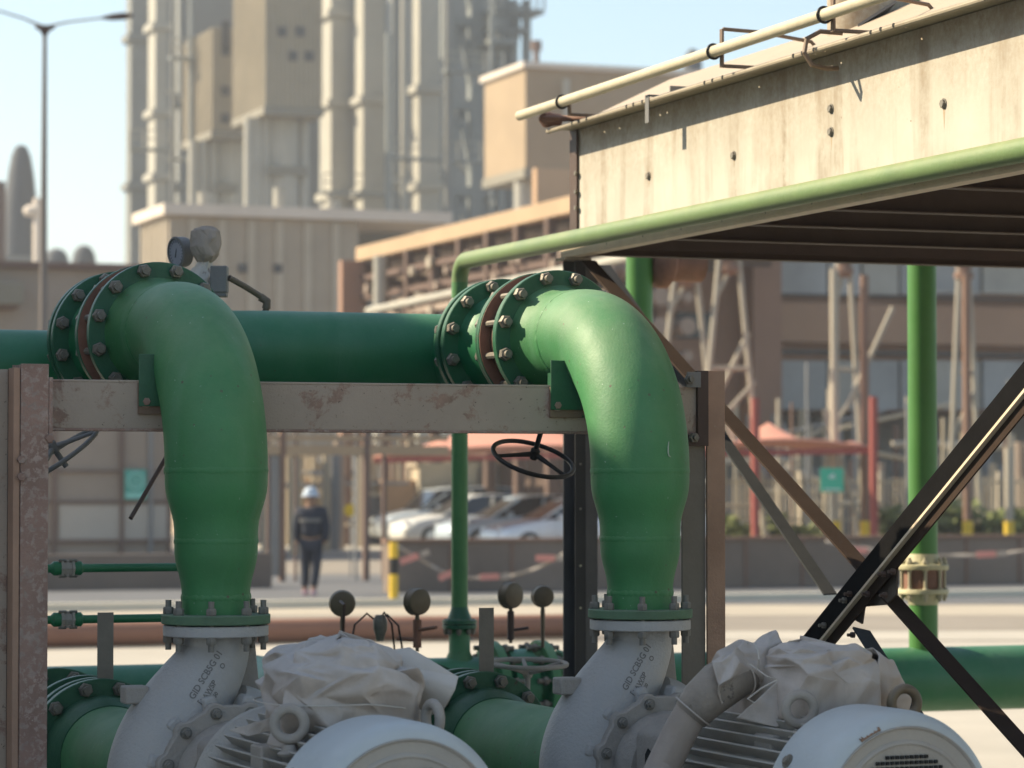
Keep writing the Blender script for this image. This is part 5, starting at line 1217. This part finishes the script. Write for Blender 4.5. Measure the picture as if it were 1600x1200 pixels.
for k in range(6):
    q = P(440 + 52*k, 780, 88); o = obj('yard_cabinet', MB().box(q.x-.9, q.x+.9, q.y, q.y+.8, 0, 1.3 + .5*(k % 3)).box(q.x-1, q.x+1, q.y-.05, q.y+.85, 1.301 + .5*(k % 3), 1.4 + .5*(k % 3)), M[['yard_grey', 'orange_render', 'yard_beige'][k % 3]], smooth=False); tag(o, 'boxy plant cabinet among the yard pipes beyond the gate', 'cabinet', 'plant cabinets beyond the gate')
t, b = bldg('yard_wall', 'low tan wall closing the cluttered yard behind the walking person', 'wall', 280, 270, 1010, 700, 850, 104, 'yard_back', z0=0)
for k in range(26):
    px_ = rnd.uniform(1132, 1590); m = rnd.choice(['yard_beige', 'yard_grey', 'shed_rib', 'yard_brown'])
    upright(px_, rnd.uniform(560, 700), 850, rnd.uniform(68, 76), rnd.uniform(.018, .05), m, 'very thin %s rod in the yard under the brown office block' % CN[m], 'very thin %s rods in the yard on the right' % CN[m], 'thin_rod', 'rod')
for k in range(14):
    x_a = rnd.uniform(1125, 1480); x_b = x_a + rnd.uniform(60, 190); y_a = rnd.uniform(648, 810); a = P(x_a, y_a, 78); b = onY(x_b, y_a + rnd.choice((0, 0, 0, 30, -40)), a.y)
    o = obj('cross_pipe', MB().cyl(a, b, rnd.uniform(.04, .09), 8), M[rnd.choice(['yard_beige', 'shed_rib', 'yard_grey'])]); tag(o, 'thin level pipe crossing the uprights in the right hand yard', 'pipe', 'level pipes in the yard on the right')
for k in range(8):
    x_a = rnd.uniform(418, 560); x_b = x_a + rnd.uniform(40, 130); y_a = rnd.uniform(700, 830); a = P(x_a, y_a, 86); b = onY(x_b, y_a, a.y)
    o = obj('cross_pipe', MB().cyl(a, b, rnd.uniform(.04, .09), 8), M[rnd.choice(['yard_beige', 'shed_rib', 'yard_grey'])]); tag(o, 'thin level pipe crossing the uprights beyond the gate', 'pipe', 'level pipes beyond the gate')
t = thing('mesh_fence', 'tall thin barred fence along the right hand yard behind the barrier', 'fence', P(1360, 840, 68)); yf = P(1360, 840, 68).y
fb_ = MB()
for k in range(75):
    xx = onY(1126 + k*7, 800, yf).x; fb_.box(xx-.012, xx+.012, yf-.012, yf+.012, 0, 1.95)
for h in (.25, 1.0, 1.85): fb_.box(onY(1126, 800, yf).x, onY(1650, 800, yf).x, yf-.02, yf-.013, h-.025, h+.025)
obj('fence_bars', fb_, M['yard_beige'], t, smooth=False)
for k in range(9): xx = onY(1130 + k*62, 800, yf).x; obj('fence_post', MB().box(xx-.05, xx+.05, yf+.02, yf+.12, 0, 2.1), M['shed_rib'], t, smooth=False)
# A-frame pylons and tall yard posts
def aframe(px, top, D, spread, lab, bot=840):
    t = thing('pylon', lab, 'pylon', P(px, bot, D)); c = P(px, bot, D); c.z = 0; zt_ = P(px, top, D).z
    for s_ in (-1, 1):
        obj('leg', MB().cyl((c.x + s_*spread, c.y, 0), (c.x + s_*.25*spread, c.y, zt_), .06, 10), M['pole_pale'], t)
    for j in range(4):
        z_ = zt_*(.2 + .22*j); obj('crossbar', MB().cyl((c.x - spread*(1-.75*z_/zt_), c.y, z_), (c.x + spread*(1-.75*z_/zt_)*(1 if j % 2 else -.0+1), c.y, z_ + (1.2 if j % 2 else 0)), .045, 8), M['pole_pale'], t)
    obj('insulator', MB().lathe([(.1, 0), (.22, .08), (.22, .2), (.12, .26), (.2, .32), (.2, .45), (.08, .5)], (c.x, c.y, zt_-.4), Z, 14), M['yard_brown'], t)
    return t
aframe(1072, 420, 66, 1.0, 'pale pylon with a round brown insulator nearest the sunlit elbow')
aframe(1140, 400, 64, .9, 'pale A shaped pylon right of the rusty post')
aframe(1320, 405, 66, .55, 'pale narrow pylon between the sign and the tall riser')
aframe(1508, 412, 66, .45, 'pale narrow pylon with an insulator right of the tall riser')
for px0, py0, px1, py1, lab in ((1110, 640, 1170, 520, 'pale steel strut leaning right behind the rusty post'), (1200, 840, 1130, 640, 'pale steel strut leaning left above the barrier'), (1322, 640, 1395, 480, 'thin pale strut slanting beside the tall riser'), (1290, 640, 1350, 840, 'pale strut slanting down by the green square sign')):
    o = obj('steel_strut', MB().cyl(P(px0, py0, 65), P(px1, py1, 65), .06, 8), M['pole_pale']); tag(o, lab, 'strut')
for px_, top, m, lab in ((1305, 420, 'pole_pale', 'pale yard post with a yellow foot left of the red post'), (1352, 430, 'yard_brown', 'brown yard post behind the red canopy tip'), (1512, 430, 'yard_brown', 'brown yard post with a yellow foot at the right'), (1577, 700, 'pole_pale', 'short pale yard post nearest the right border')):
    t = thing('yard_post', lab, 'post', P(px_, 840, 62)); c = P(px_, 840, 62); zt_ = P(px_, top, 62).z
    obj('shaft', MB().cyl((c.x, c.y, 1.05), (c.x, c.y, zt_), .09, 12), M[m], t)
    obj('painted_foot', MB().cyl((c.x, c.y, 0), (c.x, c.y, 1.049), .11, 12), M['yellow'], t)

# ---- red shade canopies
def canopy(lab, c0, c1, apex, D, depth, poles):
    t = thing('shade_canopy', lab, 'canopy', P((c0[0]+c1[0])/2, 840, D)); a = P(*c0, D); b = P(*c1, D); k = P(*apex, D)
    bk = FW*depth; k0 = P(*apex, D + depth*.45); kk = k0
    corners = [a, b, b + bk, a + bk]
    m = MB(); n = 12
    for i in range(4):
        p, q = corners[i], corners[(i+1) % 4]
        def fn(u, v, p=p, q=q): 
            e = p.lerp(q, u) + Vector((0, 0, .35*math.sin(math.pi*u)*.5)); r = e.lerp(kk, v); r.z -= .22*math.sin(math.pi*v); return r
        m.grid(fn, n, n)
    o = obj('fabric', m, M['canopy_red'], t, angle=40); s = o.modifiers.new('thickness', 'SOLIDIFY'); s.thickness = .05
    obj('valance', MB().poly([a - Z*.12, b - Z*.12, b + Z*.0, a + Z*.0], FW*.03), M['pole_red'], t)
    for px_, top in poles:
        q = P(px_, top, D-.3); obj('pole', MB().cyl((q.x, q.y, 0), q, .085, 12), M['pole_red'], t)
    return t
canopy('salmon red shade canopy over the parked cars', (584, 716), (1010, 704), (790, 640), 72, 7, ((925, 690),))
canopy('salmon red peaked shade canopy right of the rusty post', (1085, 704), (1358, 700), (1200, 664), 60, 6, ((1180, 622), (1365, 620)))
# cream wall with glazing behind the cars
t, b = bldg('cream_kiosk', 'pale cream kiosk with grey glazing behind the parked cars', 'building', 690, 640, 1000, 716, 850, 97, 'yard_beige', z0=0)
for (a, c) in ((742, 796), (804, 862)): X0, X1, Z0, Z1 = R_(a, c, 722, 775, b[2]); obj('window', MB().box(X0, X1, b[2]-.1, b[2]-.003, Z0, Z1), M['window_glass_pale'], t, smooth=False)

# ---- parked cars (noses to the left)
def car(px_nose, D, m, lab, L=4.5, H=1.48, van=False):
    n0 = P(px_nose, 840, D); n0.z = 0; t = thing('parked_car', lab, 'car', n0, 'cars parked under the red canopy')
    W = 1.8
    # stations: (x from nose, bottom z, bonnet/boot z, half width)
    st = [(0, .38, .55, .60), (.06, .28, .70, .74), (.35, .22, .80, .86), (.9, .2, .90, .9), (1.35, .2, .97, .9), (2.2, .2, .99, .9), (3.2, .2, 1.01, .9), (3.9, .22, 1.02, .88), (4.35, .28, .96, .82), (4.5, .42, .80, .70)]
    k = L/4.5; hz = H/1.48; v = []; f = []
    for x, zb, zt, w in st:
        v += [(n0.x+x*k, n0.y+s_*ww, z) for s_, ww, z in ((-1, w*.92, zb), (-1, w, zb+.18), (-1, w, (zb+zt)/2+.1), (-1, w*.94, zt*hz-.04), (-1, w*.8, zt*hz), (1, w*.8, zt*hz), (1, w*.94, zt*hz-.04), (1, w, (zb+zt)/2+.1), (1, w, zb+.18), (1, w*.92, zb))]
    n = 10
    f = [(i*n+j, i*n+(j+1) % n, (i+1)*n+(j+1) % n, (i+1)*n+j) for i in range(len(st)-1) for j in range(n)] + [tuple(range(n-1, -1, -1)), tuple(range((len(st)-1)*n, len(st)*n))]
    obj('body', MB().add(v, f), M[m], t, angle=50)
    cb = [(1.15, .93, .80), (1.95, 1.40, .66), (2.35, 1.47, .64), (3.1, 1.48, .64), (3.6, 1.40, .64), (4.15, .98, .78)] if not van else [(1.05, .93, .80), (1.6, 1.42, .68), (2.2, 1.48, .66), (3.4, 1.50, .66), (4.1, 1.44, .66), (4.4, .98, .78)]
    v = []; 
    for x, z, w in cb: v += [(n0.x+x*k, n0.y-.84, .93*hz), (n0.x+x*k, n0.y-w, z*hz), (n0.x+x*k, n0.y+w, z*hz), (n0.x+x*k, n0.y+.84, .93*hz)]
    f = [(i*4+j, i*4+(j+1) % 4, (i+1)*4+(j+1) % 4, (i+1)*4+j) for i in range(5) for j in range(4)] + [(3,2,1,0), (20,21,22,23)]
    obj('glasshouse', MB().add(v, f), M['glass'], t, angle=30)
    v = []
    for x, z, w in cb[1:5]: v += [(n0.x+x*k, n0.y-w-.01, z*hz-.05), (n0.x+x*k, n0.y-w+.05, z*hz+.025), (n0.x+x*k, n0.y+w-.05, z*hz+.025), (n0.x+x*k, n0.y+w+.01, z*hz-.05)]
    obj('roof', MB().add(v, [(i*4+j, i*4+(j+1) % 4, (i+1)*4+(j+1) % 4, (i+1)*4+j) for i in range(3) for j in range(4)] + [(3,2,1,0), (12,13,14,15)]), M[m], t)
    pl = MB()
    for x, z, w in ((2.55, 1.46, .66),): pl.obox((n0.x+x*k, n0.y-.76, 1.2*hz), Vector((0, .2, -.5)), X, .5, .07, .03)
    pl.obox((n0.x+1.5*k, n0.y-.76, 1.16*hz), (.8, .12, .46), Y, .95, .04, .04); obj('pillars', pl, M[m], t)
    for s_ in (-1, 1):
        for x in (.78, 3.62):
            w = obj('wheel', MB().lathe([(.30, -.10), (.33, -.07), (.33, .07), (.30, .10)], (n0.x+x*k, n0.y+s_*.80, .33), Y, 24), M['tyre'], t)
            obj('rim', MB().lathe([(.2, -.115), (.21, -.10), (.05, -.09)] if s_ < 0 else [(.2, .115), (.21, .10), (.05, .09)], (n0.x+x*k, n0.y+s_*.80, .33), Y, 16), M['car_silver'], w)
        obj('headlight', MB().obox((n0.x+.12*k, n0.y+s_*.62, .64), (.35, s_*.35, 0), Z, .10, .26, .16), M['headlight'], t, bevel=.02)
    obj('mirror', MB().obox((n0.x+1.55*k, n0.y-.98, 1.0*hz), X, Y, .14, .2, .14), M[m], t, bevel=.03)
    return t
car(586, 86, 'car_silver', 'silver grey tall car parked farthest back, its nose furthest left', 4.7, 1.66, True)
car(618, 82, 'car_white', 'white saloon with a bright rounded nose, second nearest the gate')
car(690, 78, 'car_blue', 'grey blue saloon parked between the white car and the pale blue car')
car(762, 73, 'car_pale', 'pale blue grey saloon parked nearest, right of the thin green riser')
car(1010, 84, 'car_white', 'white car mostly hidden behind the sunlit elbow', 4.4, 1.5)

# ---- low barrier wall, bollard, warning tape
yw = P(900, 920, 1.9*FPX/172).y
a = onY(606, 900, yw).x; b = onY(2200, 900, yw).x; zt_ = P(900, 846, 1.9*FPX/172).z
t = thing('barrier_wall', 'low dark grey brown barrier wall in front of the parked cars', 'wall', (a, yw, 0))
obj('wall', MB().box(a, b, yw, yw+.25, 0, zt_), M['barrier'], t, bevel=.01)
obj('coping', MB().box(a-.03, b, yw-.04, yw+.29, zt_+.001, zt_+.06), M['yard_brown'], t)
rb_ = MB()
for k in range(26): rb_.box(a+1.1*k, a+1.1*k+.05, yw-.03, yw-.002, 0, zt_)
obj('wall_joints', rb_, M['yard_brown'], t, smooth=False)
a2 = onY(-300, 900, yw+3).x; b2 = onY(425, 900, yw+3).x
t = thing('left_barrier_wall', 'low brown grey barrier wall behind the left discharge pipe', 'wall', (a2, yw+3, 0))
obj('wall', MB().box(a2, b2, yw+3, yw+3.25, 0, P(200, 868, yw+3).z+.0), M['barrier'], t, bevel=.01)
c = P(615, 950, 1.9*FPX/197); c.z = 0; ztb = P(615, 847, 1.9*FPX/197).z
t = thing('striped_bollard', 'yellow and black striped post holding the warning tape', 'bollard', c)
for k in range(4):
    obj('painted_band', MB().cyl((c.x, c.y, ztb*k/4 + (.001 if k else 0)), (c.x, c.y, ztb*(k+1)/4), .068, 16), M['yellow' if k in (0, 1, 3) else 'blackpaint'], t)
def ribbon(lab, pts, D):
    t = thing('warning_tape', lab, 'warning tape', P(*pts[0], D)); Q = [P(x, y, D) for x, y in pts]
    n = 16; S = []
    for i in range(len(Q)-1):
        A_, B_ = Q[i], Q[i+1]
        for k in range(n): u = k/n; q = A_.lerp(B_, u); S.append(q)
    S.append(Q[-1]); v = []
    for i, q in enumerate(S): v += [q + Z*.026 + FW*.02*math.sin(i*.5), q - Z*.026 - FW*.02*math.sin(i*.5)]
    o = obj('tape_band', MB().add(v, [(2*i, 2*i+1, 2*i+3, 2*i+2) for i in range(len(S)-1)]), M['ribbon'], t)
    o.modifiers.new('thickness', 'SOLIDIFY').thickness = .004
    return t, S
def flags(t, spots, D):
    for x, y, a in spots:
        c = P(x, y, D) - FW*.06; d = RT*math.cos(a) + Z*math.sin(a)
        obj('red_stripe', MB().obox(c, d, FW, .30, .01, .10), M['ribbon_red'], t, bevel=.002); obj('red_stripe', MB().obox(c + d*.26, d, FW, .14, .012, .09), M['ribbon'], t)
Dr = 1.9*FPX/190
t, S = ribbon('red and white warning tape sagging from the striped post behind the thin riser', [(616, 850), (650, 870), (690, 893), (735, 903), (790, 903), (840, 888), (905, 852)], Dr)
flags(t, ((640, 873, .35), (700, 898, .4), (765, 901, .05), (852, 872, .0)), Dr)
t, S = ribbon('red and white warning tape hanging in front of the barrier at the right', [(1290, 846), (1360, 858), (1450, 868), (1550, 868), (1640, 855), (1700, 840)], Dr)
flags(t, ((1340, 860, .0), (1540, 866, .05)), Dr)

# ---- person walking away
def skinbody(name, verts, edges, radii, m, parent, sub=2):
    me = bpy.data.meshes.new(name); me.from_pydata([tuple(v) for v in verts], edges, []); o = mesh_obj(name, me, M[m], parent)
    s = o.modifiers.new('skin', 'SKIN'); s.use_smooth_shade = True
    for i, r in enumerate(radii): me.skin_vertices[0].data[i].radius = (r, r) if not isinstance(r, tuple) else r
    me.skin_vertices[0].data[0].use_root = True
    if sub: q = o.modifiers.new('sub', 'SUBSURF'); q.levels = q.render_levels = sub
    return o
Dp = 1.9*FPX/180; c = P(486, 930, Dp); c.z = 0
t = thing('person', 'person walking away in a dark jacket and trousers with a pale blue hard hat', 'person', c)
def q_(r, f, z): return c + RT*r + FW*f + Z*z
hgt = 1.66/1.72
V_ = [q_(0,0,.94), q_(0,0,1.12), q_(0,0,1.36), q_(0,.0,1.47), q_(0,0,1.56), q_(-.01,0,1.64),
      q_(-.19,0,1.38), q_(-.235,.02,1.10), q_(-.22,.06,.84), q_(.19,0,1.38), q_(.235,-.02,1.10), q_(.22,-.04,.84),
      q_(-.09,0,.88), q_(-.10,.06,.48), q_(-.10,-.02,.08), q_(.09,0,.88), q_(.085,-.04,.48), q_(.05,-.14,.09), q_(-.10,.1,.04), q_(.05,-.02,.04)]
E_ = [(0,1),(1,2),(2,3),(3,4),(4,5),(2,6),(6,7),(7,8),(2,9),(9,10),(10,11),(0,12),(12,13),(13,14),(0,15),(15,16),(16,17),(14,18),(17,19)]
Rr = [.11,.11,.12,.065,.10,.09,.075,.055,.045,.075,.055,.045,.095,.07,.05,.095,.07,.05,.045,.045]
skinbody('body', [v for v in V_], E_, Rr, 'skin', t)
skinbody('jacket', [q_(0,0,.92), q_(0,0,1.10), q_(0,0,1.36), q_(0,0,1.47), q_(-.19,0,1.38), q_(-.24,.02,1.10), q_(-.225,.06,.88), q_(.19,0,1.38), q_(.24,-.02,1.10), q_(.225,-.04,.88)], [(0,1),(1,2),(2,3),(2,4),(4,5),(5,6),(2,7),(7,8),(8,9)], [.185,.19,.20,.10,.105,.085,.07,.105,.085,.07], 'jacket', t)
skinbody('trousers', [q_(0,0,.90), q_(-.09,0,.84), q_(-.10,.06,.48), q_(-.10,-.02,.12), q_(.09,0,.84), q_(.085,-.04,.48), q_(.05,-.14,.13)], [(0,1),(1,2),(2,3),(0,4),(4,5),(5,6)], [.155,.12,.092,.072,.12,.092,.072], 'jacket', t)
hh = MB(); hc = q_(-.01,0,1.64)
hh.lathe([(.155, -.01), (.15, .01), (.125, .02), (.122, .06), (.10, .11), (.06, .14), (.01, .15)], hc, Z, 24); obj('hard_hat', hh, M['helmet'], t)
obj('reflective_band', MB().lathe([(.205, -.03), (.207, .03)], q_(0,0,1.24), Z, 28), M['band'], t)
for s_, f_ in ((-1, .04), (1, -.08)):
    obj('shoe', MB().lathe([(.02, -.13), (.05, -.11), (.055, 0), (.045, .10), (.02, .14)], q_(-.10 if s_ < 0 else .05, f_, .05), FW, 14), M['shoe'], t)

# ---- gate posts and rails
Dg = 56
gpx = [(419, 5, 'frame_brown'), (441, 9, 'yard_brown'), (462, 4, 'frame_brown'), (556, 4, 'yard_grey'), (572, 9, 'frame_brown'), (600, 6, 'frame_brown')]
t = thing('yard_gate', 'open brown steel gateway with tall posts framing the walking person', 'gate', P(500, 930, Dg))
yg = P(500, 800, Dg).y
for px_, w, m in gpx:
    q = onY(px_, 800, yg); r = w/2/FPX*Dg; obj('gate_post', MB().box(q.x-r, q.x+r, yg-r, yg+r, 0, P(px_, 672, Dg).z+.2), M[m], t, smooth=False)
for y_, h in ((684, .05), (703, .09)):
    a = onY(405, y_, yg); b = onY(700, y_, yg); obj('gate_rail', MB().box(a.x, b.x, yg-.05, yg+.05, a.z-h, a.z+h), M['racktop'], t, smooth=False)
for px0, px1 in ((602, 606), (398, 420)): 
    a = onY(px0, 800, yg); b = onY(px1, 800, yg)
for k in range(7):
    q = onY(424 + 2.5*k, 800, yg); obj('gate_bar', MB().box(q.x-.012, q.x+.012, yg-.012, yg+.012, .1, P(430, 706, Dg).z), M['yard_grey'], t, smooth=False)
t = thing('gate_sign', 'small yellow round notice on the gateway beyond the person', 'sign', P(547, 797, 58)); obj('plate', MB().lathe([(.12, 0), (.12, .02)], P(547, 797, 58), -FW, 20), M['yellow'], t); obj('sign_stand', MB().cyl(P(548, 797, 58.1), Vector((P(548, 797, 58.1).x, P(548, 797, 58.1).y, 0)), .02, 8), M['yard_grey'], t)

# ---- left low building with panels, its AC box, roof line
D_ = 74
yl_ = P(150, 600, D_).y
def Lb(px0, px1, py0, py1, yy=None): return R_(px0, px1, py0, py1, yy or yl_)
t = thing('low_brown_building', 'low brown building with pale panels along the left side', 'building', P(100, 850, D_))
X0, X1, Z0, Z1 = Lb(-200, 212, 412, 850); obj('wall', MB().box(X0, X1, yl_+.3, yl_+9, 0, Z1), M['panel_beige'], t, smooth=False)
obj('roof_edge', MB().box(X0, X1+.2, yl_+.1, yl_+9.2, Z1+.005, Z1+.16), M['frame_brown'], t, smooth=False)
for (a, b, c, d, m) in ((92, 186, 700, 780, 'panel_beige2'), (92, 186, 790, 842, 'panel_pale'), (190, 262, 790, 842, 'panel_pale'), (-60, 70, 540, 640, 'frame_brown2')):
    X0, X1, Z0, Z1 = Lb(a, b, c, d); obj('panel', MB().box(X0, X1, yl_+.15, yl_+.295, Z0, Z1), M[m], t, smooth=False)
t2, bb_ = bldg('left_wing', 'beige panelled wing with brown frames behind the left discharge leg', 'building', 66, 50, 268, 560, 850, 72, 'panel_beige', z0=0)
yw_ = bb_[2]
for px_ in (84, 189, 234, 264): X0, X1, Z0, Z1 = Lb(px_-2, px_+3, 600, 842, yw_); obj('frame_post', MB().box(X0, X1, yw_-.12, yw_-.002, 0, Z1), M['frame_brown' if px_ != 234 else 'yard_grey'], t2, smooth=False)
for py_ in (736, 784, 846): X0, X1, Z0, Z1 = Lb(66, 268, py_-2, py_+2, yw_); obj('frame_rail', MB().box(X0, X1, yw_-.10, yw_-.0021, Z0, Z1), M['frame_brown'], t2, smooth=False)
for (a, b, c, d) in ((92, 186, 789, 842), (193, 231, 789, 842), (238, 262, 789, 842)): X0, X1, Z0, Z1 = Lb(a, b, c, d, yw_); obj('panel', MB().box(X0, X1, yw_-.05, yw_-.003, Z0, Z1), M['panel_pale'], t2, smooth=False)
q = P(48, 447, 70); t = thing('wall_cabinet', 'olive grey cabinet mounted on the brown building left of the lamp post', 'cabinet', q)
obj('cabinet_body', MB().box(q.x-.42, q.x+.42, yl_-.5, yl_+.29, q.z-.27, q.z+.27), M['box_dark'], t, bevel=.02); obj('cabinet_foot', MB().box(q.x-.3, q.x+.3, yl_-.4, yl_+.29, q.z-.36, q.z-.271), M['frame_brown'], t)
# round teal notice
q = onY(212, 757, yw_-.2); t = thing('wall_sign', 'teal square notice with a pale round emblem on the left wing', 'sign', q)
w = (onY(229, 757, yw_-.2).x - onY(195, 757, yw_-.2).x)/2; h = w*1.35
obj('plate', MB().box(q.x-w, q.x+w, q.y, q.y+.03, q.z-h, q.z+h), M['sign_teal'], t, smooth=False)
obj('emblem', MB().torus((q.x, q.y-.01, q.z+h*.25), Y, w*.72, w*.10, 28, 6).torus((q.x, q.y-.01, q.z+h*.25), Y, w*.32, w*.07, 20, 6).box(q.x-w*.9, q.x+w*.9, q.y-.012, q.y-.002, q.z-h*.9, q.z-h*.55), M['sign_pale'], t, smooth=False)
# green square sign with white figure
q = P(1300, 750, 57); t = thing('green_sign', 'green square sign with a small white symbol under the red canopy', 'sign', q)
obj('plate', MB().obox(q, RT, FW, .44, .03, .46), M['sign_green'], t); obj('symbol', MB().obox(q - FW*.03 + Z*.05, RT, FW, .12, .02, .03).obox(q - FW*.031 + Z*.09, RT + Z*.4, FW, .10, .02, .03).obox(q - FW*.03 - Z*.18, RT, FW, .3, .02, .025), M['sign_white'], t, smooth=False)
obj('stake', MB().cyl(Vector((q.x, q.y+.06, 0)), Vector((q.x, q.y+.06, q.z)), .03, 8), M['pole_pale'], t)

# ---- street lamp with two arms
c = P(70, 50, 62); t = thing('street_lamp', 'tall twin armed street lamp against the sky on the left', 'street lamp', (c.x, c.y, 0))
obj('pole', MB().tube([(c.x, c.y, 0), (c.x, c.y, c.z*.5), (c.x, c.y, c.z)], [.10, .08, .045], 16), M['lamp_metal'], t)
obj('bracket_head', MB().lathe([(.03, -.12), (.10, .02), (.22, .09), (.2, .12), (.03, .14)], c, Z, 16), M['lamp_dark'], t)
for s_, e_ in ((1, (208, 24)), (-1, (-68, 12))):
    e = P(*e_, 62); a1 = c + Z*.1; mid = c.lerp(e, .75)
    mid = P(160 if s_ > 0 else -18, 28 if s_ > 0 else 12, 62)
    obj('arm', MB().tube([a1, a1.lerp(mid, .4) + Z*.03, mid], [.03, .022, .02], 8), M['lamp_metal'], t)
    obj('lamp_head', MB().tube([mid, mid.lerp(e, .3), mid.lerp(e, .7), e], [.03, .07, .08, .03], 10), M['lamp_dark'], t)

# ---- domes and mast far left
def dome(lab, px, top, bot, w, D, prof):
    q = P(px, bot, D); z1_ = P(px, top, D).z; t = thing('tapered_tower', lab, 'tower', (q.x, q.y, 0)); R0_ = w/2/FPX*D; H_ = z1_ - q.z
    obj('hood', MB().lathe([(R0_*r, H_*h) for r, h in prof], (q.x, q.y, q.z), Z, 32), M['tapered_dark'], t)
    obj('base', MB().box(q.x-R0_*1.3, q.x+R0_*1.3, q.y-R0_, q.y+R0_, 0, q.z-.01), M['cladding_grey'], t, smooth=False)
dome('tall tapered grey hood with a rounded top at the far left', 32, 226, 402, 60, 210, [(1, 0), (.98, .2), (.86, .45), (.66, .75), (.5, .9), (.3, .98), (.05, 1)])
dome('small dark rounded hood low beside the lamp post', 131, 383, 412, 38, 200, [(1, 0), (.95, .3), (.8, .65), (.5, .9), (.1, 1)])
dome('small dark rounded hood between the tapered tower and the lamp post', 88, 388, 412, 40, 205, [(1, 0), (.95, .3), (.8, .65), (.5, .9), (.1, 1)])
o = obj('pale_chimney', MB().cyl((P(60, 400, 190).x, P(60, 400, 190).y, 0), (P(60, 400, 190).x, P(60, 400, 190).y, P(60, 310, 190).z), .35, 14).lathe([(.45, 0), (.6, .2), (.6, .5), (.3, .7)], P(51, 338, 190), Z, 12), M['roof_trim']); tag(o, 'slim white chimney just left of the lamp post', 'chimney')
t, b = bldg('dark_tower_block', 'dark brown tower block cut by the left border', 'building', -30, -60, 9, 282, 750, 150, 'frame_brown', z0=0)

# ---- hedges at the right, ground litter
def hedge(lab, px0, px1, top, D, seed):
    rnd = random.Random(seed); a = P(px0, 845, D); b = P(px1, 845, D); zt_ = P(px0, top, D).z; m = MB(); n = int(abs(px1-px0)*14)
    for _ in range(n):
        u = rnd.random(); c = a.lerp(b, u); h = zt_*(.55 + .45*noise.noise(Vector((u*9, seed, 0))) + .2); z_ = rnd.random()**.7*h; c = Vector((c.x, c.y + rnd.gauss(0, .3), z_))
        d = Vector((rnd.gauss(0, 1), rnd.gauss(0, 1), rnd.gauss(0, 1))).normalized(); e = d.orthogonal().normalized(); s_ = rnd.uniform(.06, .15)
        m.add([c - d*s_, c + e*s_*.5, c + d*s_, c - e*s_*.5], [(0, 1, 2, 3)])
    o = obj('hedge', m, M['hedge'], smooth=False); tag(o, lab, 'hedge')
hedge('scrappy yellow green hedge along the barrier at the right', 1375, 1640, 770, 64, 3)
hedge('short scrappy hedge between the rusty post and the red post', 1130, 1300, 800, 66, 5)

# ---- unseen building, added and shaped to shade the pumps (stands left of the camera's view, turned a little off the grid)
E0 = Vector((L2.x - 6.63, L2.y + 4.47, 0)); ed = Vector((.333, .943, 0)); en = Vector((-.943, .333, 0)); ZO = 7.74
t = thing('shade_building', 'concrete pump house standing just left of the pumps', 'building', E0)
ea, eb = -9.0, 5.7
def PH(s0, s1, d0, d1, z0, z1): return MB().poly([E0 + ed*s0 + en*d0 + Z*z0, E0 + ed*s1 + en*d0 + Z*z0, E0 + ed*s1 + en*d1 + Z*z0, E0 + ed*s0 + en*d1 + Z*z0], Z*(z1-z0))
obj('wall', PH(ea+.2, eb-.2, .25, 6, 0, ZO-.3), M['concgrey'], t, smooth=False)
obj('roof', PH(ea, eb, 0, 6.2, ZO-.299, ZO), M['concgrey'], t, smooth=False)
for k in range(4): obj('window', PH(ea+1.5+3.4*k, ea+3.3+3.4*k, .2, .249, 2.6, 4.2), M['window_glass_pale'], t, smooth=False)
obj('door', PH(1.9, 3.1, .2, .248, 0, 2.2), M['frame_brown'], t, smooth=False)
# ---- dusty air
hm = bpy.data.materials.new('dusty air'); hm.use_nodes = True; hn = hm.node_tree.nodes; hn.remove(hn['Principled BSDF'])
pv = hn.new('ShaderNodeVolumePrincipled'); pv.inputs['Color'].default_value = (.86, .88, .92, 1); pv.inputs['Density'].default_value = .0008; pv.inputs['Anisotropy'].default_value = .3
hm.node_tree.links.new(pv.outputs[0], hn['Material Output'].inputs['Volume'])
struct_h = obj('haze', MB().box(-1510, 1510, -310, 2210, -1.2, 75), hm, smooth=False, kind='stuff')
